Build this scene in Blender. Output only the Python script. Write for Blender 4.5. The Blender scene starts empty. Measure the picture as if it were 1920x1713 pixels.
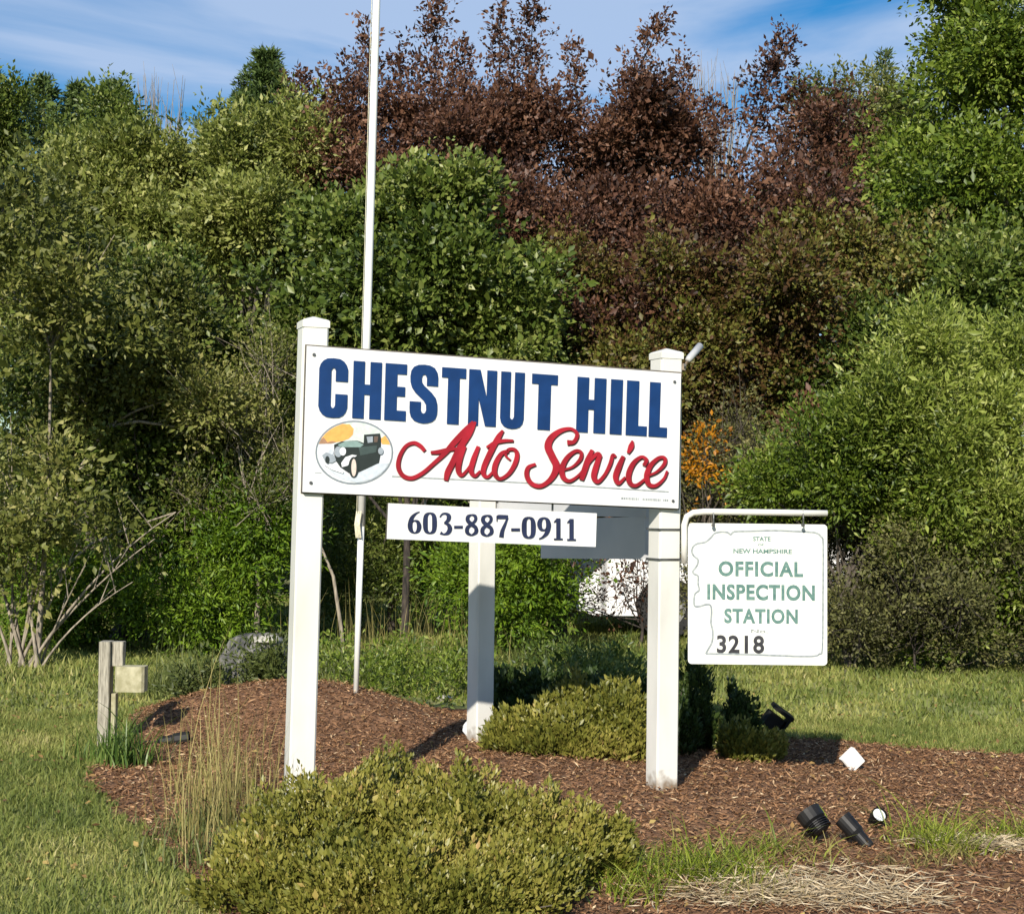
import bpy, math, random
import numpy as np
from mathutils import Vector, Matrix
from mathutils.geometry import tessellate_polygon

rng = np.random.default_rng(7)
random.seed(7)
R = math.radians
SC = bpy.context.scene
COL = SC.collection

# ------------------------------------------------------------------ camera
FPX = 2900.0                    # focal length in pixels of a 1920 wide picture
CAMZ = 1.30
PITCH = math.atan(94.0 / FPX)
ROLL = 0.012
_f = np.array([0, math.cos(PITCH), math.sin(PITCH)])
_r0 = np.array([1.0, 0, 0]); _u0 = np.array([0, -math.sin(PITCH), math.cos(PITCH)])
_r = _r0 * math.cos(ROLL) + _u0 * math.sin(ROLL)
_u = _u0 * math.cos(ROLL) - _r0 * math.sin(ROLL)
cam_d = bpy.data.cameras.new('camera')
cam_d.sensor_width = 36.0; cam_d.sensor_fit = 'HORIZONTAL'
cam_d.lens = FPX / 1920.0 * 36.0
cam_d.clip_start = 0.1; cam_d.clip_end = 2000
cam = bpy.data.objects.new('camera', cam_d); COL.objects.link(cam)
m = Matrix.Identity(4)
for i in range(3):
    m[i][0] = _r[i]; m[i][1] = _u[i]; m[i][2] = -_f[i]
m[2][3] = CAMZ
cam.matrix_world = m
SC.camera = cam

# ------------------------------------------------------------------ light
SUN_EL, SHADOW_AZ = R(29), R(14)
w = bpy.data.worlds.new('World'); SC.world = w; w.use_nodes = True
nt = w.node_tree; nt.nodes.clear()
out = nt.nodes.new('ShaderNodeOutputWorld'); bg = nt.nodes.new('ShaderNodeBackground')
sky = nt.nodes.new('ShaderNodeTexSky'); sky.sky_type = 'NISHITA'; sky.sun_disc = False
sky.sun_elevation = SUN_EL; sky.sun_rotation = math.pi + SHADOW_AZ
sky.air_density = 1.0; sky.dust_density = 0.3; sky.ozone_density = 2.6
tc = nt.nodes.new('ShaderNodeTexCoord')
mp = nt.nodes.new('ShaderNodeMapping'); mp.inputs['Scale'].default_value = (1.6, 1.6, 6.5)
mp.inputs['Rotation'].default_value = (0.0, 0.10, 0.3); mp.inputs['Location'].default_value = (0.1, 1.2, 0.45)
nz = nt.nodes.new('ShaderNodeTexNoise'); nz.inputs['Scale'].default_value = 1.7
nz.inputs['Detail'].default_value = 7; nz.inputs['Roughness'].default_value = 0.5; nz.inputs['Distortion'].default_value = 0.5
cr = nt.nodes.new('ShaderNodeValToRGB')
cr.color_ramp.elements[0].position = 0.44; cr.color_ramp.elements[0].color = (0, 0, 0, 1)
cr.color_ramp.elements[1].position = 0.60; cr.color_ramp.elements[1].color = (0.8, 0.8, 0.8, 1)
mx = nt.nodes.new('ShaderNodeMix'); mx.data_type = 'RGBA'
mx.inputs[7].default_value = (4.3, 5.4, 7.4, 1)
L = nt.links.new
L(tc.outputs['Generated'], mp.inputs['Vector']); L(mp.outputs['Vector'], nz.inputs['Vector'])
L(nz.outputs['Fac'], cr.inputs['Fac']); L(cr.outputs['Color'], mx.inputs[0])
hs = nt.nodes.new('ShaderNodeHueSaturation'); hs.inputs['Saturation'].default_value = 1.45; hs.inputs['Value'].default_value = 1.0
L(sky.outputs['Color'], hs.inputs['Color']); L(hs.outputs['Color'], mx.inputs[6])
L(mx.outputs[2], bg.inputs['Color']); bg.inputs['Strength'].default_value = 0.085
L(bg.outputs['Background'], out.inputs['Surface'])
sd = bpy.data.lights.new('sun', 'SUN'); sd.energy = 5.0; sd.angle = R(0.53); sd.color = (1.0, 0.93, 0.82)
sun = bpy.data.objects.new('sun', sd); COL.objects.link(sun)
TO_SUN = Vector((-math.sin(SHADOW_AZ) * math.cos(SUN_EL), -math.cos(SHADOW_AZ) * math.cos(SUN_EL), math.sin(SUN_EL)))
sun.rotation_euler = TO_SUN.to_track_quat('Z', 'Y').to_euler(); sun.location = (-3, -6, 9)
SC.view_settings.view_transform = 'Standard'; SC.view_settings.look = 'None'
SC.view_settings.gamma = 1.0; SC.view_settings.use_curve_mapping = False
SC.view_settings.exposure = 0.45
SC.cycles.max_bounces = 6; SC.cycles.diffuse_bounces = 3; SC.cycles.transmission_bounces = 3
SC.cycles.caustics_reflective = False; SC.cycles.caustics_refractive = False

# ------------------------------------------------------------------ helpers: geometry of the place
def ray(px, py):
    return _f + (px - 960.0) / FPX * _r - (py - 856.5) / FPX * _u
def P(px, py, Y):
    d = ray(px, py); return np.array([0, 0, CAMZ]) + d * (Y / d[1])
def hgt(x, y):
    x = np.asarray(x, float); y = np.asarray(y, float)
    z = 0.085 * np.exp(-((x + 0.1) ** 2 / 5.0 + (y - 6.9) ** 2 / 2.6))
    z = z + 0.27 * np.exp(-((x + 1.25) ** 2 / (2 * .62 ** 2) + (y - 8.75) ** 2 / (2 * .42 ** 2)))
    z = z + 0.012 * np.sin(x * 2.3 + 1) * np.cos(y * 1.7) + 0.006 * np.sin(x * 6.1 + y * 4.3)
    return z
def G(px, py):
    d = ray(px, py); t = 3.5
    while t < 60:
        p = np.array([0, 0, CAMZ]) + d * t
        if p[2] < hgt(p[0], p[1]): return p
        t += 0.01
    return np.array([0, 0, CAMZ]) + d * 60
def nrm(v):
    v = np.asarray(v, float); return v / (np.linalg.norm(v, axis=-1, keepdims=True) + 1e-9)

# ------------------------------------------------------------------ helpers: materials
def mat(name):
    m = bpy.data.materials.new(name); m.use_nodes = True
    return m, m.node_tree, m.node_tree.nodes['Principled BSDF']
def noisy(name, c1, c2, scale=8, rough=0.6, bump=0.0, detail=5, stretch=None, lo=.35, hi=.65, metallic=0, spec=.4, bdist=.01):
    m, t, b = mat(name)
    tcn = t.nodes.new('ShaderNodeTexCoord'); n = t.nodes.new('ShaderNodeTexNoise')
    n.inputs['Scale'].default_value = scale; n.inputs['Detail'].default_value = detail
    mpn = t.nodes.new('ShaderNodeMapping'); mpn.inputs['Scale'].default_value = stretch or (1, 1, 1)
    r = t.nodes.new('ShaderNodeValToRGB')
    r.color_ramp.elements[0].position = lo; r.color_ramp.elements[0].color = (*c1, 1)
    r.color_ramp.elements[1].position = hi; r.color_ramp.elements[1].color = (*c2, 1)
    t.links.new(tcn.outputs['Object'], mpn.inputs['Vector']); t.links.new(mpn.outputs['Vector'], n.inputs['Vector'])
    t.links.new(n.outputs['Fac'], r.inputs['Fac']); t.links.new(r.outputs['Color'], b.inputs['Base Color'])
    b.inputs['Roughness'].default_value = rough; b.inputs['Metallic'].default_value = metallic
    b.inputs['Specular IOR Level'].default_value = spec
    if bump:
        bp = t.nodes.new('ShaderNodeBump'); bp.inputs['Strength'].default_value = bump; bp.inputs['Distance'].default_value = bdist
        t.links.new(n.outputs['Fac'], bp.inputs['Height']); t.links.new(bp.outputs['Normal'], b.inputs['Normal'])
    return m
def foliage(name, cols, rough=0.5, transl=0.3, spec=0.35):
    if 'chip' not in name and 'straw' not in name: cols = [tuple(max(.004, (sum(c)/3) + (v - sum(c)/3) * 1.18) for v in c) for c in cols]
    m, t, b = mat(name)
    a = t.nodes.new('ShaderNodeAttribute'); a.attribute_name = 'tint'
    r = t.nodes.new('ShaderNodeValToRGB'); e = r.color_ramp.elements
    while len(e) < len(cols): e.new(0.5)
    for i, c in enumerate(cols):
        e[i].position = i / (len(cols) - 1); e[i].color = (*c, 1)
    t.links.new(a.outputs['Fac'], r.inputs['Fac']); t.links.new(r.outputs['Color'], b.inputs['Base Color'])
    b.inputs['Roughness'].default_value = rough; b.inputs['Specular IOR Level'].default_value = spec
    tr = t.nodes.new('ShaderNodeBsdfTranslucent'); mxs = t.nodes.new('ShaderNodeMixShader'); mxs.inputs[0].default_value = transl
    t.links.new(r.outputs['Color'], tr.inputs['Color'])
    t.links.new(b.outputs['BSDF'], mxs.inputs[1]); t.links.new(tr.outputs['BSDF'], mxs.inputs[2])
    t.links.new(mxs.outputs[0], t.nodes['Material Output'].inputs['Surface'])
    return m
M = {}
M['white'] = noisy('white_vinyl', (.55, .54, .49), (.66, .65, .60), 5, .42, 0, stretch=(1, 1, .35), lo=.25, hi=.5)
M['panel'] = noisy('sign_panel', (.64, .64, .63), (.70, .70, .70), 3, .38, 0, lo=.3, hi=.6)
t_ = M['white'].node_tree; b_ = t_.nodes['Principled BSDF']; src = b_.inputs['Base Color'].links[0].from_socket
tco = t_.nodes.new('ShaderNodeTexCoord'); sx = t_.nodes.new('ShaderNodeSeparateXYZ'); n2 = t_.nodes.new('ShaderNodeTexNoise'); n2.inputs['Scale'].default_value = 22; n2.inputs['Detail'].default_value = 8
mr = t_.nodes.new('ShaderNodeMapRange'); mr.inputs[1].default_value = .16; mr.inputs[2].default_value = .0; mr.inputs[3].default_value = -.35; mr.inputs[4].default_value = .5
ad = t_.nodes.new('ShaderNodeMath'); ad.operation = 'ADD'; rm = t_.nodes.new('ShaderNodeValToRGB'); rm.color_ramp.elements[0].position = .55; rm.color_ramp.elements[1].position = .95
mxc = t_.nodes.new('ShaderNodeMix'); mxc.data_type = 'RGBA'; mxc.inputs[7].default_value = (.22, .17, .12, 1)
t_.links.new(tco.outputs['Object'], sx.inputs[0]); t_.links.new(tco.outputs['Object'], n2.inputs['Vector']); t_.links.new(sx.outputs['Z'], mr.inputs[0]); t_.links.new(mr.outputs[0], ad.inputs[0]); t_.links.new(n2.outputs['Fac'], ad.inputs[1])
t_.links.new(ad.outputs[0], rm.inputs[0]); t_.links.new(rm.outputs['Color'], mxc.inputs[0]); t_.links.new(src, mxc.inputs[6]); t_.links.new(mxc.outputs[2], b_.inputs['Base Color'])
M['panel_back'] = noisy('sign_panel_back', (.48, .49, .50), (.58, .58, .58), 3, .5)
M['insp'] = noisy('painted_metal', (.64, .65, .60), (.70, .70, .66), 4, .35, 0, lo=.3, hi=.6)
M['edge'] = noisy('panel_edge', (.08, .07, .06), (.14, .12, .10), 20, .7)
M['blue'] = noisy('blue_paint', (.0025, .026, .105), (.004, .034, .135), 14, .4)
M['navy'] = noisy('navy_paint', (.010, .015, .045), (.018, .026, .07), 10, .5)
M['red'] = noisy('red_paint', (.24, .006, .014), (.36, .011, .024), 14, .4)
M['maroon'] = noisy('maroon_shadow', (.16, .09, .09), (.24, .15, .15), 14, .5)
M['gold'] = noisy('pale_outline', (.60, .70, .85), (.68, .76, .88), 14, .5)
M['green'] = noisy('faded_green_paint', (.06, .14, .125), (.13, .23, .20), 60, .5, lo=.3, hi=.7)
M['greyline'] = noisy('faded_grey_line', (.20, .23, .24), (.32, .35, .35), 60, .5)
M['black'] = noisy('black_lettering', (.02, .02, .025), (.04, .04, .045), 30, .45)
M['faint'] = noisy('faint_lettering', (.18, .21, .20), (.32, .34, .33), 80, .5)
M['steel'] = noisy('dull_steel', (.10, .10, .10), (.2, .2, .2), 20, .4, metallic=.7)
M['pole'] = noisy('pole_paint', (.66, .66, .63), (.80, .80, .77), 6, .35, stretch=(1, 1, .15))
M['rope'] = noisy('rope', (.55, .52, .38), (.72, .68, .5), 90, .8)
M['plastic'] = noisy('black_plastic', (.006, .006, .007), (.018, .017, .016), 12, .5, spec=.25)
M['lens'] = noisy('lens_glass', (.55, .58, .6), (.8, .8, .8), 6, .12, spec=.8)
M['greylamp'] = noisy('grey_metal', (.32, .33, .34), (.45, .45, .45), 12, .4)
M['wood'] = noisy('weathered_wood', (.17, .155, .12), (.42, .39, .31), 18, .85, .6, stretch=(6, 6, .6))
M['endwood'] = noisy('weathered_end_wood', (.28, .26, .15), (.45, .42, .28), 25, .85, .5)
M['bark_dark'] = noisy('dark_bark', (.012, .011, .010), (.07, .055, .045), 12, .9, .8, stretch=(3, 3, .7))
M['bark'] = noisy('brown_bark', (.045, .035, .028), (.13, .11, .085), 14, .9, .8, stretch=(3, 3, .6))
M['bark_pale'] = noisy('pale_grey_bark', (.15, .125, .095), (.34, .29, .22), 16, .85, .5, stretch=(3, 3, .6))
M['rock'] = noisy('grey_rock', (.025, .027, .027), (.19, .18, .16), 14, .9, .9, detail=9)
M['rock_pale'] = noisy('pale_rock', (.30, .28, .23), (.50, .47, .40), 9, .85, .7, detail=8)
M['rock_white'] = noisy('white_rock', (.62, .61, .57), (.83, .82, .79), 9, .8, .6, detail=8)
M['carpaint'] = noisy('white_car_paint', (.78, .78, .78), (.82, .82, .82), 2, .25)
M['carglass'] = noisy('dark_car_glass', (.01, .012, .014), (.02, .022, .025), 2, .08, spec=.8)
M['tyre'] = noisy('tyre_rubber', (.012, .012, .012), (.025, .025, .025), 20, .8)
M['rim'] = noisy('wheel_rim', (.3, .3, .3), (.5, .5, .5), 20, .35, metallic=.8)

# ------------------------------------------------------------------ helpers: objects
def setp(o, label=None, cat=None, group=None, kind=None):
    if label: o['label'] = label
    if cat: o['category'] = cat
    if group: o['group'] = group
    if kind: o['kind'] = kind
    return o
def empty(name, loc, label, cat, group=None):
    o = bpy.data.objects.new(name, None); COL.objects.link(o)
    o.location = [float(a) for a in loc]; o.empty_display_size = .1
    return setp(o, label, cat, group)
class MB:
    def __init__(s): s.v = []; s.f = []; s.n = 0; s.mi = []
    def add(s, v, f, mi=0):
        s.v.extend([tuple(map(float, a)) for a in v]); s.f.extend([tuple(i + s.n for i in q) for q in f])
        s.mi += [mi] * len(f); s.n += len(v); return s
    def box(s, c, sz, ax=None, bev=0.0, mi=0):
        """box centred at c, size sz, ax = 3 axes rows; bevelled by cutting its corners in section"""
        ax = np.eye(3) if ax is None else np.asarray(ax, float)
        h = np.array(sz) / 2
        if bev <= 0:
            vs = [np.array(c) + ax.T @ (h * np.array(k)) for k in [(-1,-1,-1),(1,-1,-1),(1,1,-1),(-1,1,-1),(-1,-1,1),(1,-1,1),(1,1,1),(-1,1,1)]]
            return s.add(vs, [(0,3,2,1),(4,5,6,7),(0,1,5,4),(1,2,6,5),(2,3,7,6),(3,0,4,7)], mi)
        b = bev; x, y, z = h
        sec = [(-x+b,-y),(x-b,-y),(x,-y+b),(x,y-b),(x-b,y),(-x+b,y),(-x,y-b),(-x,-y+b)]
        vs = [np.array(c) + ax.T @ np.array([p[0], p[1], zz]) for zz in (-z, z) for p in sec]
        fs = [tuple(range(7, -1, -1)), tuple(range(8, 16))] + [(i, (i+1) % 8, 8+(i+1) % 8, 8+i) for i in range(8)]
        return s.add(vs, fs, mi)
    def tube(s, pts, rad, n=8, cap=True, mi=0):
        pts = [np.asarray(p, float) for p in pts]
        if np.isscalar(rad): rad = [rad] * len(pts)
        vs = []; a = None
        for i, p in enumerate(pts):
            d = nrm(pts[min(i+1, len(pts)-1)] - pts[max(i-1, 0)])
            if a is None:
                a = np.cross(d, [0, 0, 1.0]); 
                if np.linalg.norm(a) < .2: a = np.cross(d, [1.0, 0, 0])
            a = nrm(a - d * np.dot(a, d)); b = np.cross(d, a)
            for k in range(n):
                t = 2 * math.pi * k / n
                vs.append(p + rad[i] * (math.cos(t) * a + math.sin(t) * b))
        fs = []
        for i in range(len(pts) - 1):
            for k in range(n):
                fs.append((i*n+k, i*n+(k+1) % n, (i+1)*n+(k+1) % n, (i+1)*n+k))
        if cap: fs += [tuple(range(n-1, -1, -1)), tuple(range((len(pts)-1)*n, len(pts)*n))]
        return s.add(vs, fs, mi)
    def build(s, name, mats, parent=None, loc=None, smooth=False):
        o0 = np.array(parent.location if parent is not None else (loc if loc is not None else (0, 0, 0)), float)
        p = parent
        if parent is not None and parent.parent is not None:
            o0 = o0 + np.array(parent.parent.location)
        me = bpy.data.meshes.new(name)
        me.from_pydata([tuple(np.array(v) - o0) for v in s.v], [], s.f)
        mats = mats if isinstance(mats, (list, tuple)) else [mats]
        for q in mats: me.materials.append(q)
        if len(mats) > 1: me.polygons.foreach_set('material_index', s.mi)
        if smooth: me.polygons.foreach_set('use_smooth', [True] * len(me.polygons))
        me.update()
        o = bpy.data.objects.new(name, me); COL.objects.link(o)
        if parent is not None: o.parent = parent
        else: o.location = [float(a) for a in o0]
        return o

def quick_mesh(name, verts, faces_flat, per, tint, material, origin):
    """numpy mesh: per = vertices per face"""
    n = len(faces_flat) // per
    me = bpy.data.meshes.new(name)
    me.vertices.add(len(verts)); me.vertices.foreach_set('co', (verts - origin).astype(np.float32).ravel())
    me.loops.add(len(faces_flat)); me.loops.foreach_set('vertex_index', faces_flat.astype(np.int32))
    me.polygons.add(n); me.polygons.foreach_set('loop_start', np.arange(0, n * per, per, dtype=np.int32))
    a = me.attributes.new('tint', 'FLOAT', 'POINT'); a.data.foreach_set('value', tint.astype(np.float32))
    me.materials.append(material); me.update(calc_edges=True)
    return me
def link_mesh(name, me, parent=None, loc=(0, 0, 0)):
    o = bpy.data.objects.new(name, me); COL.objects.link(o)
    if parent is not None: o.parent = parent
    else: o.location = [float(a) for a in loc]
    return o
def leaf_mesh(name, pos, axis, normal, length, width, tint, material, origin):
    """one folded four-cornered leaf for every row"""
    n = len(pos); axis = nrm(axis); side = nrm(np.cross(axis, normal)); nn = np.cross(side, axis)
    l = np.asarray(length).reshape(-1, 1) * np.ones((n, 1)); w_ = np.asarray(width).reshape(-1, 1) * np.ones((n, 1))
    v = np.empty((n, 4, 3))
    v[:, 0] = pos; v[:, 1] = pos + axis * l * .45 + side * w_ * .5 + nn * w_ * .14
    v[:, 2] = pos + axis * l; v[:, 3] = pos + axis * l * .45 - side * w_ * .5 + nn * w_ * .14
    b = (np.arange(n) * 4)[:, None]
    f = np.concatenate([b, b + 1, b + 2, b, b + 2, b + 3], axis=1).ravel()
    return quick_mesh(name, v.reshape(-1, 3), f, 3, np.repeat(tint, 4), material, np.array(origin, float))
def blade_mesh(name, pos, height, width, lean, tint, material, origin, curl=1.0, seg=3):
    """curved grass blades, seg quads narrowing to a tip"""
    n = len(pos); th = rng.uniform(0, 2 * np.pi, n)
    dirx = np.stack([np.cos(th), np.sin(th), np.zeros(n)], 1)
    ph = th + np.pi / 2 + rng.normal(0, .5, n)
    sd_ = np.stack([np.cos(ph), np.sin(ph), np.zeros(n)], 1)
    H = np.asarray(height).reshape(-1, 1) * np.ones((n, 1)); W = np.asarray(width).reshape(-1, 1) * np.ones((n, 1)); Ln = np.asarray(lean).reshape(-1, 1) * np.ones((n, 1))
    rows = []
    for k in range(seg):
        t = k / seg; c = pos + dirx * Ln * H * t ** 1.8 * curl
        c = c + np.array([0, 0, 1.0]) * H * (t - .35 * Ln * t * t)
        ww = W * (1 - t * .75) * .5
        rows.append(c - sd_ * ww); rows.append(c + sd_ * ww)
    c = pos + dirx * Ln * H * curl + np.array([0, 0, 1.0]) * H * (1 - .35 * Ln); rows.append(c)
    v = np.stack(rows, 1); K = v.shape[1]; b = (np.arange(n) * K)[:, None]
    fs = []
    for k in range(seg - 1):
        i = 2 * k; fs += [b + i, b + i + 1, b + i + 3, b + i, b + i + 3, b + i + 2]
    i = 2 * (seg - 1); fs += [b + i, b + i + 1, b + K - 1]
    f = np.concatenate(fs, axis=1).ravel()
    return quick_mesh(name, v.reshape(-1, 3), f, 3, np.repeat(tint, K), material, np.array(origin, float))

def inside(poly, x, y):
    r_ = np.zeros(len(x), bool); n = len(poly); j = n - 1
    for i in range(n):
        xi, yi = poly[i]; xj, yj = poly[j]
        c = ((yi > y) != (yj > y)) & (x < (xj - xi) * (y - yi) / (yj - yi + 1e-12) + xi)
        r_ ^= c; j = i
    return r_

# ================================================================== THE GROUND
def grid_sheet(name, xs, ys, zfun, material, kind='structure', keep=None):
    X, Y = np.meshgrid(xs, ys); Z = zfun(X, Y)
    v = np.stack([X.ravel(), Y.ravel(), Z.ravel()], 1)
    nx, ny = len(xs), len(ys)
    i = np.arange(nx - 1)[None, :] + nx * np.arange(ny - 1)[:, None]
    q = np.stack([i, i + 1, i + nx + 1, i + nx], -1).reshape(-1, 4)
    if keep is not None:
        cx = v[q].mean(1); q = q[keep(cx[:, 0], cx[:, 1])]
    me = quick_mesh(name, v, q.ravel(), 4, np.zeros(len(v)), material, np.zeros(3))
    me.polygons.foreach_set('use_smooth', [True] * len(me.polygons))
    o = link_mesh(name, me); setp(o, kind=kind); return o

M['turf'] = noisy('turf_soil', (.13, .15, .04), (.27, .27, .09), 5, .95, .5, detail=10)
xs = np.concatenate([[-400, -150, -60, -25, -14], np.linspace(-9, 9, 181), [14, 25, 60, 150, 400]])
ys = np.concatenate([[-300, -80, -20, -4, 1], np.linspace(3, 24, 211), [30, 45, 80, 200, 600]])
gr = grid_sheet('ground', xs, ys, hgt, M['turf'])
gr['label'] = 'mown lawn sloping gently around the sign bed'

bed_px = [(150,1462),(190,1425),(246,1400),(256,1345),(330,1308),(430,1286),(560,1282),(700,1298),(800,1312),(900,1332),(1000,1345),(1200,1368),
          (1330,1378),(1450,1386),(1600,1394),(1760,1408),(1960,1422),(2300,1440),(2300,1950),(470,1950),(425,1760),(395,1690),(310,1600),(215,1535)]
BED = [tuple(G(*p)[:2]) for p in bed_px]
def edge_noise(x, y): return .03 * np.sin(9 * x + 3 * y) + .02 * np.sin(23 * x - 17 * y) + .015 * np.sin(51 * x + 40 * y)
def in_bed(x, y): return inside(BED, x + edge_noise(x, y), y + edge_noise(y, x))
M['mulch'] = noisy('bark_mulch', (.075, .037, .018), (.26, .135, .068), 42, .95, .9, detail=8, bdist=.02)
def bedz(x, y): return hgt(x, y) + .012 + .006 * np.sin(31 * x + 5 * y) * np.cos(27 * y) + .004 * np.sin(77 * x) * np.cos(69 * y + 2 * x)
bo = grid_sheet('mulch_bed', np.arange(-3.6, 4.2, .03), np.arange(4.2, 9.9, .03), bedz, M['mulch'], keep=in_bed)
bo['label'] = 'reddish brown bark mulch bed under the signs'

# loose mulch chips
def field(n, x0, x1, y0, y1):
    x = rng.uniform(x0, x1, n); y = rng.uniform(y0, y1, n)
    k = np.abs(x) < .36 * y + .7
    return x[k], y[k]
x, y = field(230000, -3.4, 3.9, 4.3, 9.6); k = in_bed(x, y); x, y = x[k], y[k]
pos = np.stack([x, y, bedz(x, y) + rng.uniform(.001, .012, len(x))], 1)
th = rng.uniform(0, 2 * np.pi, len(x))
ax = np.stack([np.cos(th), np.sin(th), rng.normal(.0, .35, len(x))], 1)
nn = np.stack([rng.normal(0, .5, len(x)), rng.normal(0, .5, len(x)), np.ones(len(x))], 1)
M['chips'] = foliage('mulch_chips', [(.075, .036, .016), (.17, .085, .040), (.27, .145, .072), (.40, .24, .125), (.60, .46, .28)], .9, 0.0, .2)
tint = np.clip(rng.beta(1.6, 2.6, len(x)), 0, 1); tint[rng.random(len(x)) < .012] = 1.0
me = leaf_mesh('mulch_chips', pos, ax, nn, rng.gamma(3, .006, len(x)) + .008, rng.uniform(.004, .010, len(x)), tint, M['chips'], (0, 0, 0))
setp(link_mesh('mulch_chips', me), 'loose slivers of reddish bark mulch covering the sign bed', 'mulch', kind='stuff')

# lawn blades
M['grass'] = foliage('lawn_grass', [(.09, .118, .036), (.155, .185, .056), (.235, .255, .085), (.33, .32, .125), (.47, .42, .22)], .55, .3, .25)
def clumpnoise(x, y):
    return .5 + .22 * np.sin(2.1 * x + 1.3 * y) * np.cos(1.7 * y - .6 * x) + .16 * np.sin(5.3 * x - 3.1 * y + 2) + .1 * np.sin(11 * x + 9 * y)
parts = []
x, y = field(330000, -4.2, 4.2, 4.3, 9.6); k = ~in_bed(x, y); x, y = x[k], y[k]
tn = np.clip(clumpnoise(x, y) * .8 + rng.normal(0, .17, len(x)), 0, 1)
me = blade_mesh('grass', np.stack([x, y, hgt(x, y)], 1), rng.gamma(5, .0055, len(x)) + .010, rng.uniform(.004, .008, len(x)), rng.uniform(.2, 1.1, len(x)), tn, M['grass'], (0, 0, 0), seg=2)
setp(link_mesh('grass', me), 'short yellowish green lawn grass around the mulch bed', 'grass', kind='stuff')
x, y = field(200000, -8, 8, 9.4, 22); k = ~in_bed(x, y); x, y = x[k], y[k]
k = rng.random(len(x)) < np.clip(1.5 - (y - 9) / 12, .3, 1); x, y = x[k], y[k]
tn = np.clip(clumpnoise(x, y) * .75 + rng.normal(0, .15, len(x)), 0, 1)
me = blade_mesh('grass', np.stack([x, y, hgt(x, y)], 1), rng.gamma(5, .0075, len(x)) + .010, rng.uniform(.010, .02, len(x)), rng.uniform(.2, 1.0, len(x)), tn, M['grass'], (0, 0, 0), seg=2)
setp(link_mesh('grass', me), 'mown grass reaching back from the bed to the trees', 'grass', kind='stuff')

# ================================================================== THE SIGNS
Lb = np.array([-.835, 6.20]); Rb = np.array([.665, 6.74]); Mb = np.array([-.150, 8.10])
dLR = nrm(Rb - Lb); yaw = math.atan2(dLR[1], dLR[0])
U3 = np.array([math.cos(yaw), math.sin(yaw), 0]); N3 = np.array([math.sin(yaw), -math.cos(yaw), 0])   # N3 towards camera
class Plane:
    def __init__(s, o, n): s.o = np.asarray(o, float); s.n = nrm(n)
    def hit(s, px, py):
        d = ray(px, py); c = np.array([0, 0, CAMZ]); t = np.dot(s.o - c, s.n) / np.dot(d, s.n); return c + d * t
    def off(s, e): return Plane(s.o + s.n * e, s.n)
def slab(name, px_pts, plane, thick, mats, parent, holes=(), edge=0):
    """flat shape outlined in the plane, thickness behind the face; mats = face / edge"""
    mb = MB(); loops = [px_pts] + list(holes)
    add_slab(mb, loops, plane, thick, edge)
    return mb.build(name, mats, parent)
def add_slab(mb, loops, plane, thick, edge=0):
    L3 = [[Vector(plane.hit(*p)) for p in lp] for lp in loops]
    tri = tessellate_polygon(L3)
    allv = [v for lp in L3 for v in lp]; n = len(allv)
    back = [v - Vector(plane.n) * thick for v in allv]
    fr = []
    for t in tri:
        a, b, c = [allv[i] for i in t]
        fr.append(tuple(t) if (b - a).cross(c - a).dot(Vector(plane.n)) > 0 else tuple(reversed(t)))
    mb.add([tuple(v) for v in allv + back], fr, 0)
    base = mb.n - 2 * n
    fs = [tuple(i + n for i in reversed(t)) for t in fr]; k = 0
    for lp in L3:
        m_ = len(lp)
        for i in range(m_):
            a, b = k + i, k + (i + 1) % m_; fs.append((a, a + n, b + n, b))
        k += m_
    mb.f.extend([tuple(i + base for i in q) for q in fs]); mb.mi += [edge] * len(fs)
def catmull(p, n=8):
    p = [np.array(q, float) for q in p]; q = [2*p[0]-p[1]] + p + [2*p[-1]-p[-2]]; o = []
    for i in range(1, len(q) - 2):
        for k in range(n):
            t = k / n
            o.append(.5*((2*q[i]) + (-q[i-1]+q[i+1])*t + (2*q[i-1]-5*q[i]+4*q[i+1]-q[i+2])*t*t + (-q[i-1]+3*q[i]-3*q[i+1]+q[i+2])*t**3))
    o.append(p[-1]); return o
def ribbon(mb, pts, plane, thick, sub=6, mi=0):
    """pts: (px, py, width px) centre line of a brush stroke on the plane"""
    c = catmull(pts, sub); Lf = []; Rt = []
    for i, q in enumerate(c):
        d = c[min(i+1, len(c)-1)][:2] - c[max(i-1, 0)][:2]; d = d / (np.linalg.norm(d) + 1e-9)
        nv = np.array([-d[1], d[0]]) * max(q[2], .3) * .5
        Lf.append(plane.hit(*(q[:2] + nv))); Rt.append(plane.hit(*(q[:2] - nv)))
    n = len(c); bk = [v - plane.n * thick for v in Lf + Rt]
    fs = []
    for i in range(n - 1):
        fs += [(i, i+1, n+i+1, n+i), (2*n+i, 3*n+i, 3*n+i+1, 2*n+i+1), (i, 2*n+i, 2*n+i+1, i+1), (n+i, n+i+1, 3*n+i+1, 3*n+i)]
    fs += [(0, n, 3*n, 2*n), (n-1, 3*n-1, 4*n-1, 2*n-1)]
    mb.add(Lf + Rt + bk, fs, mi)

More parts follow.
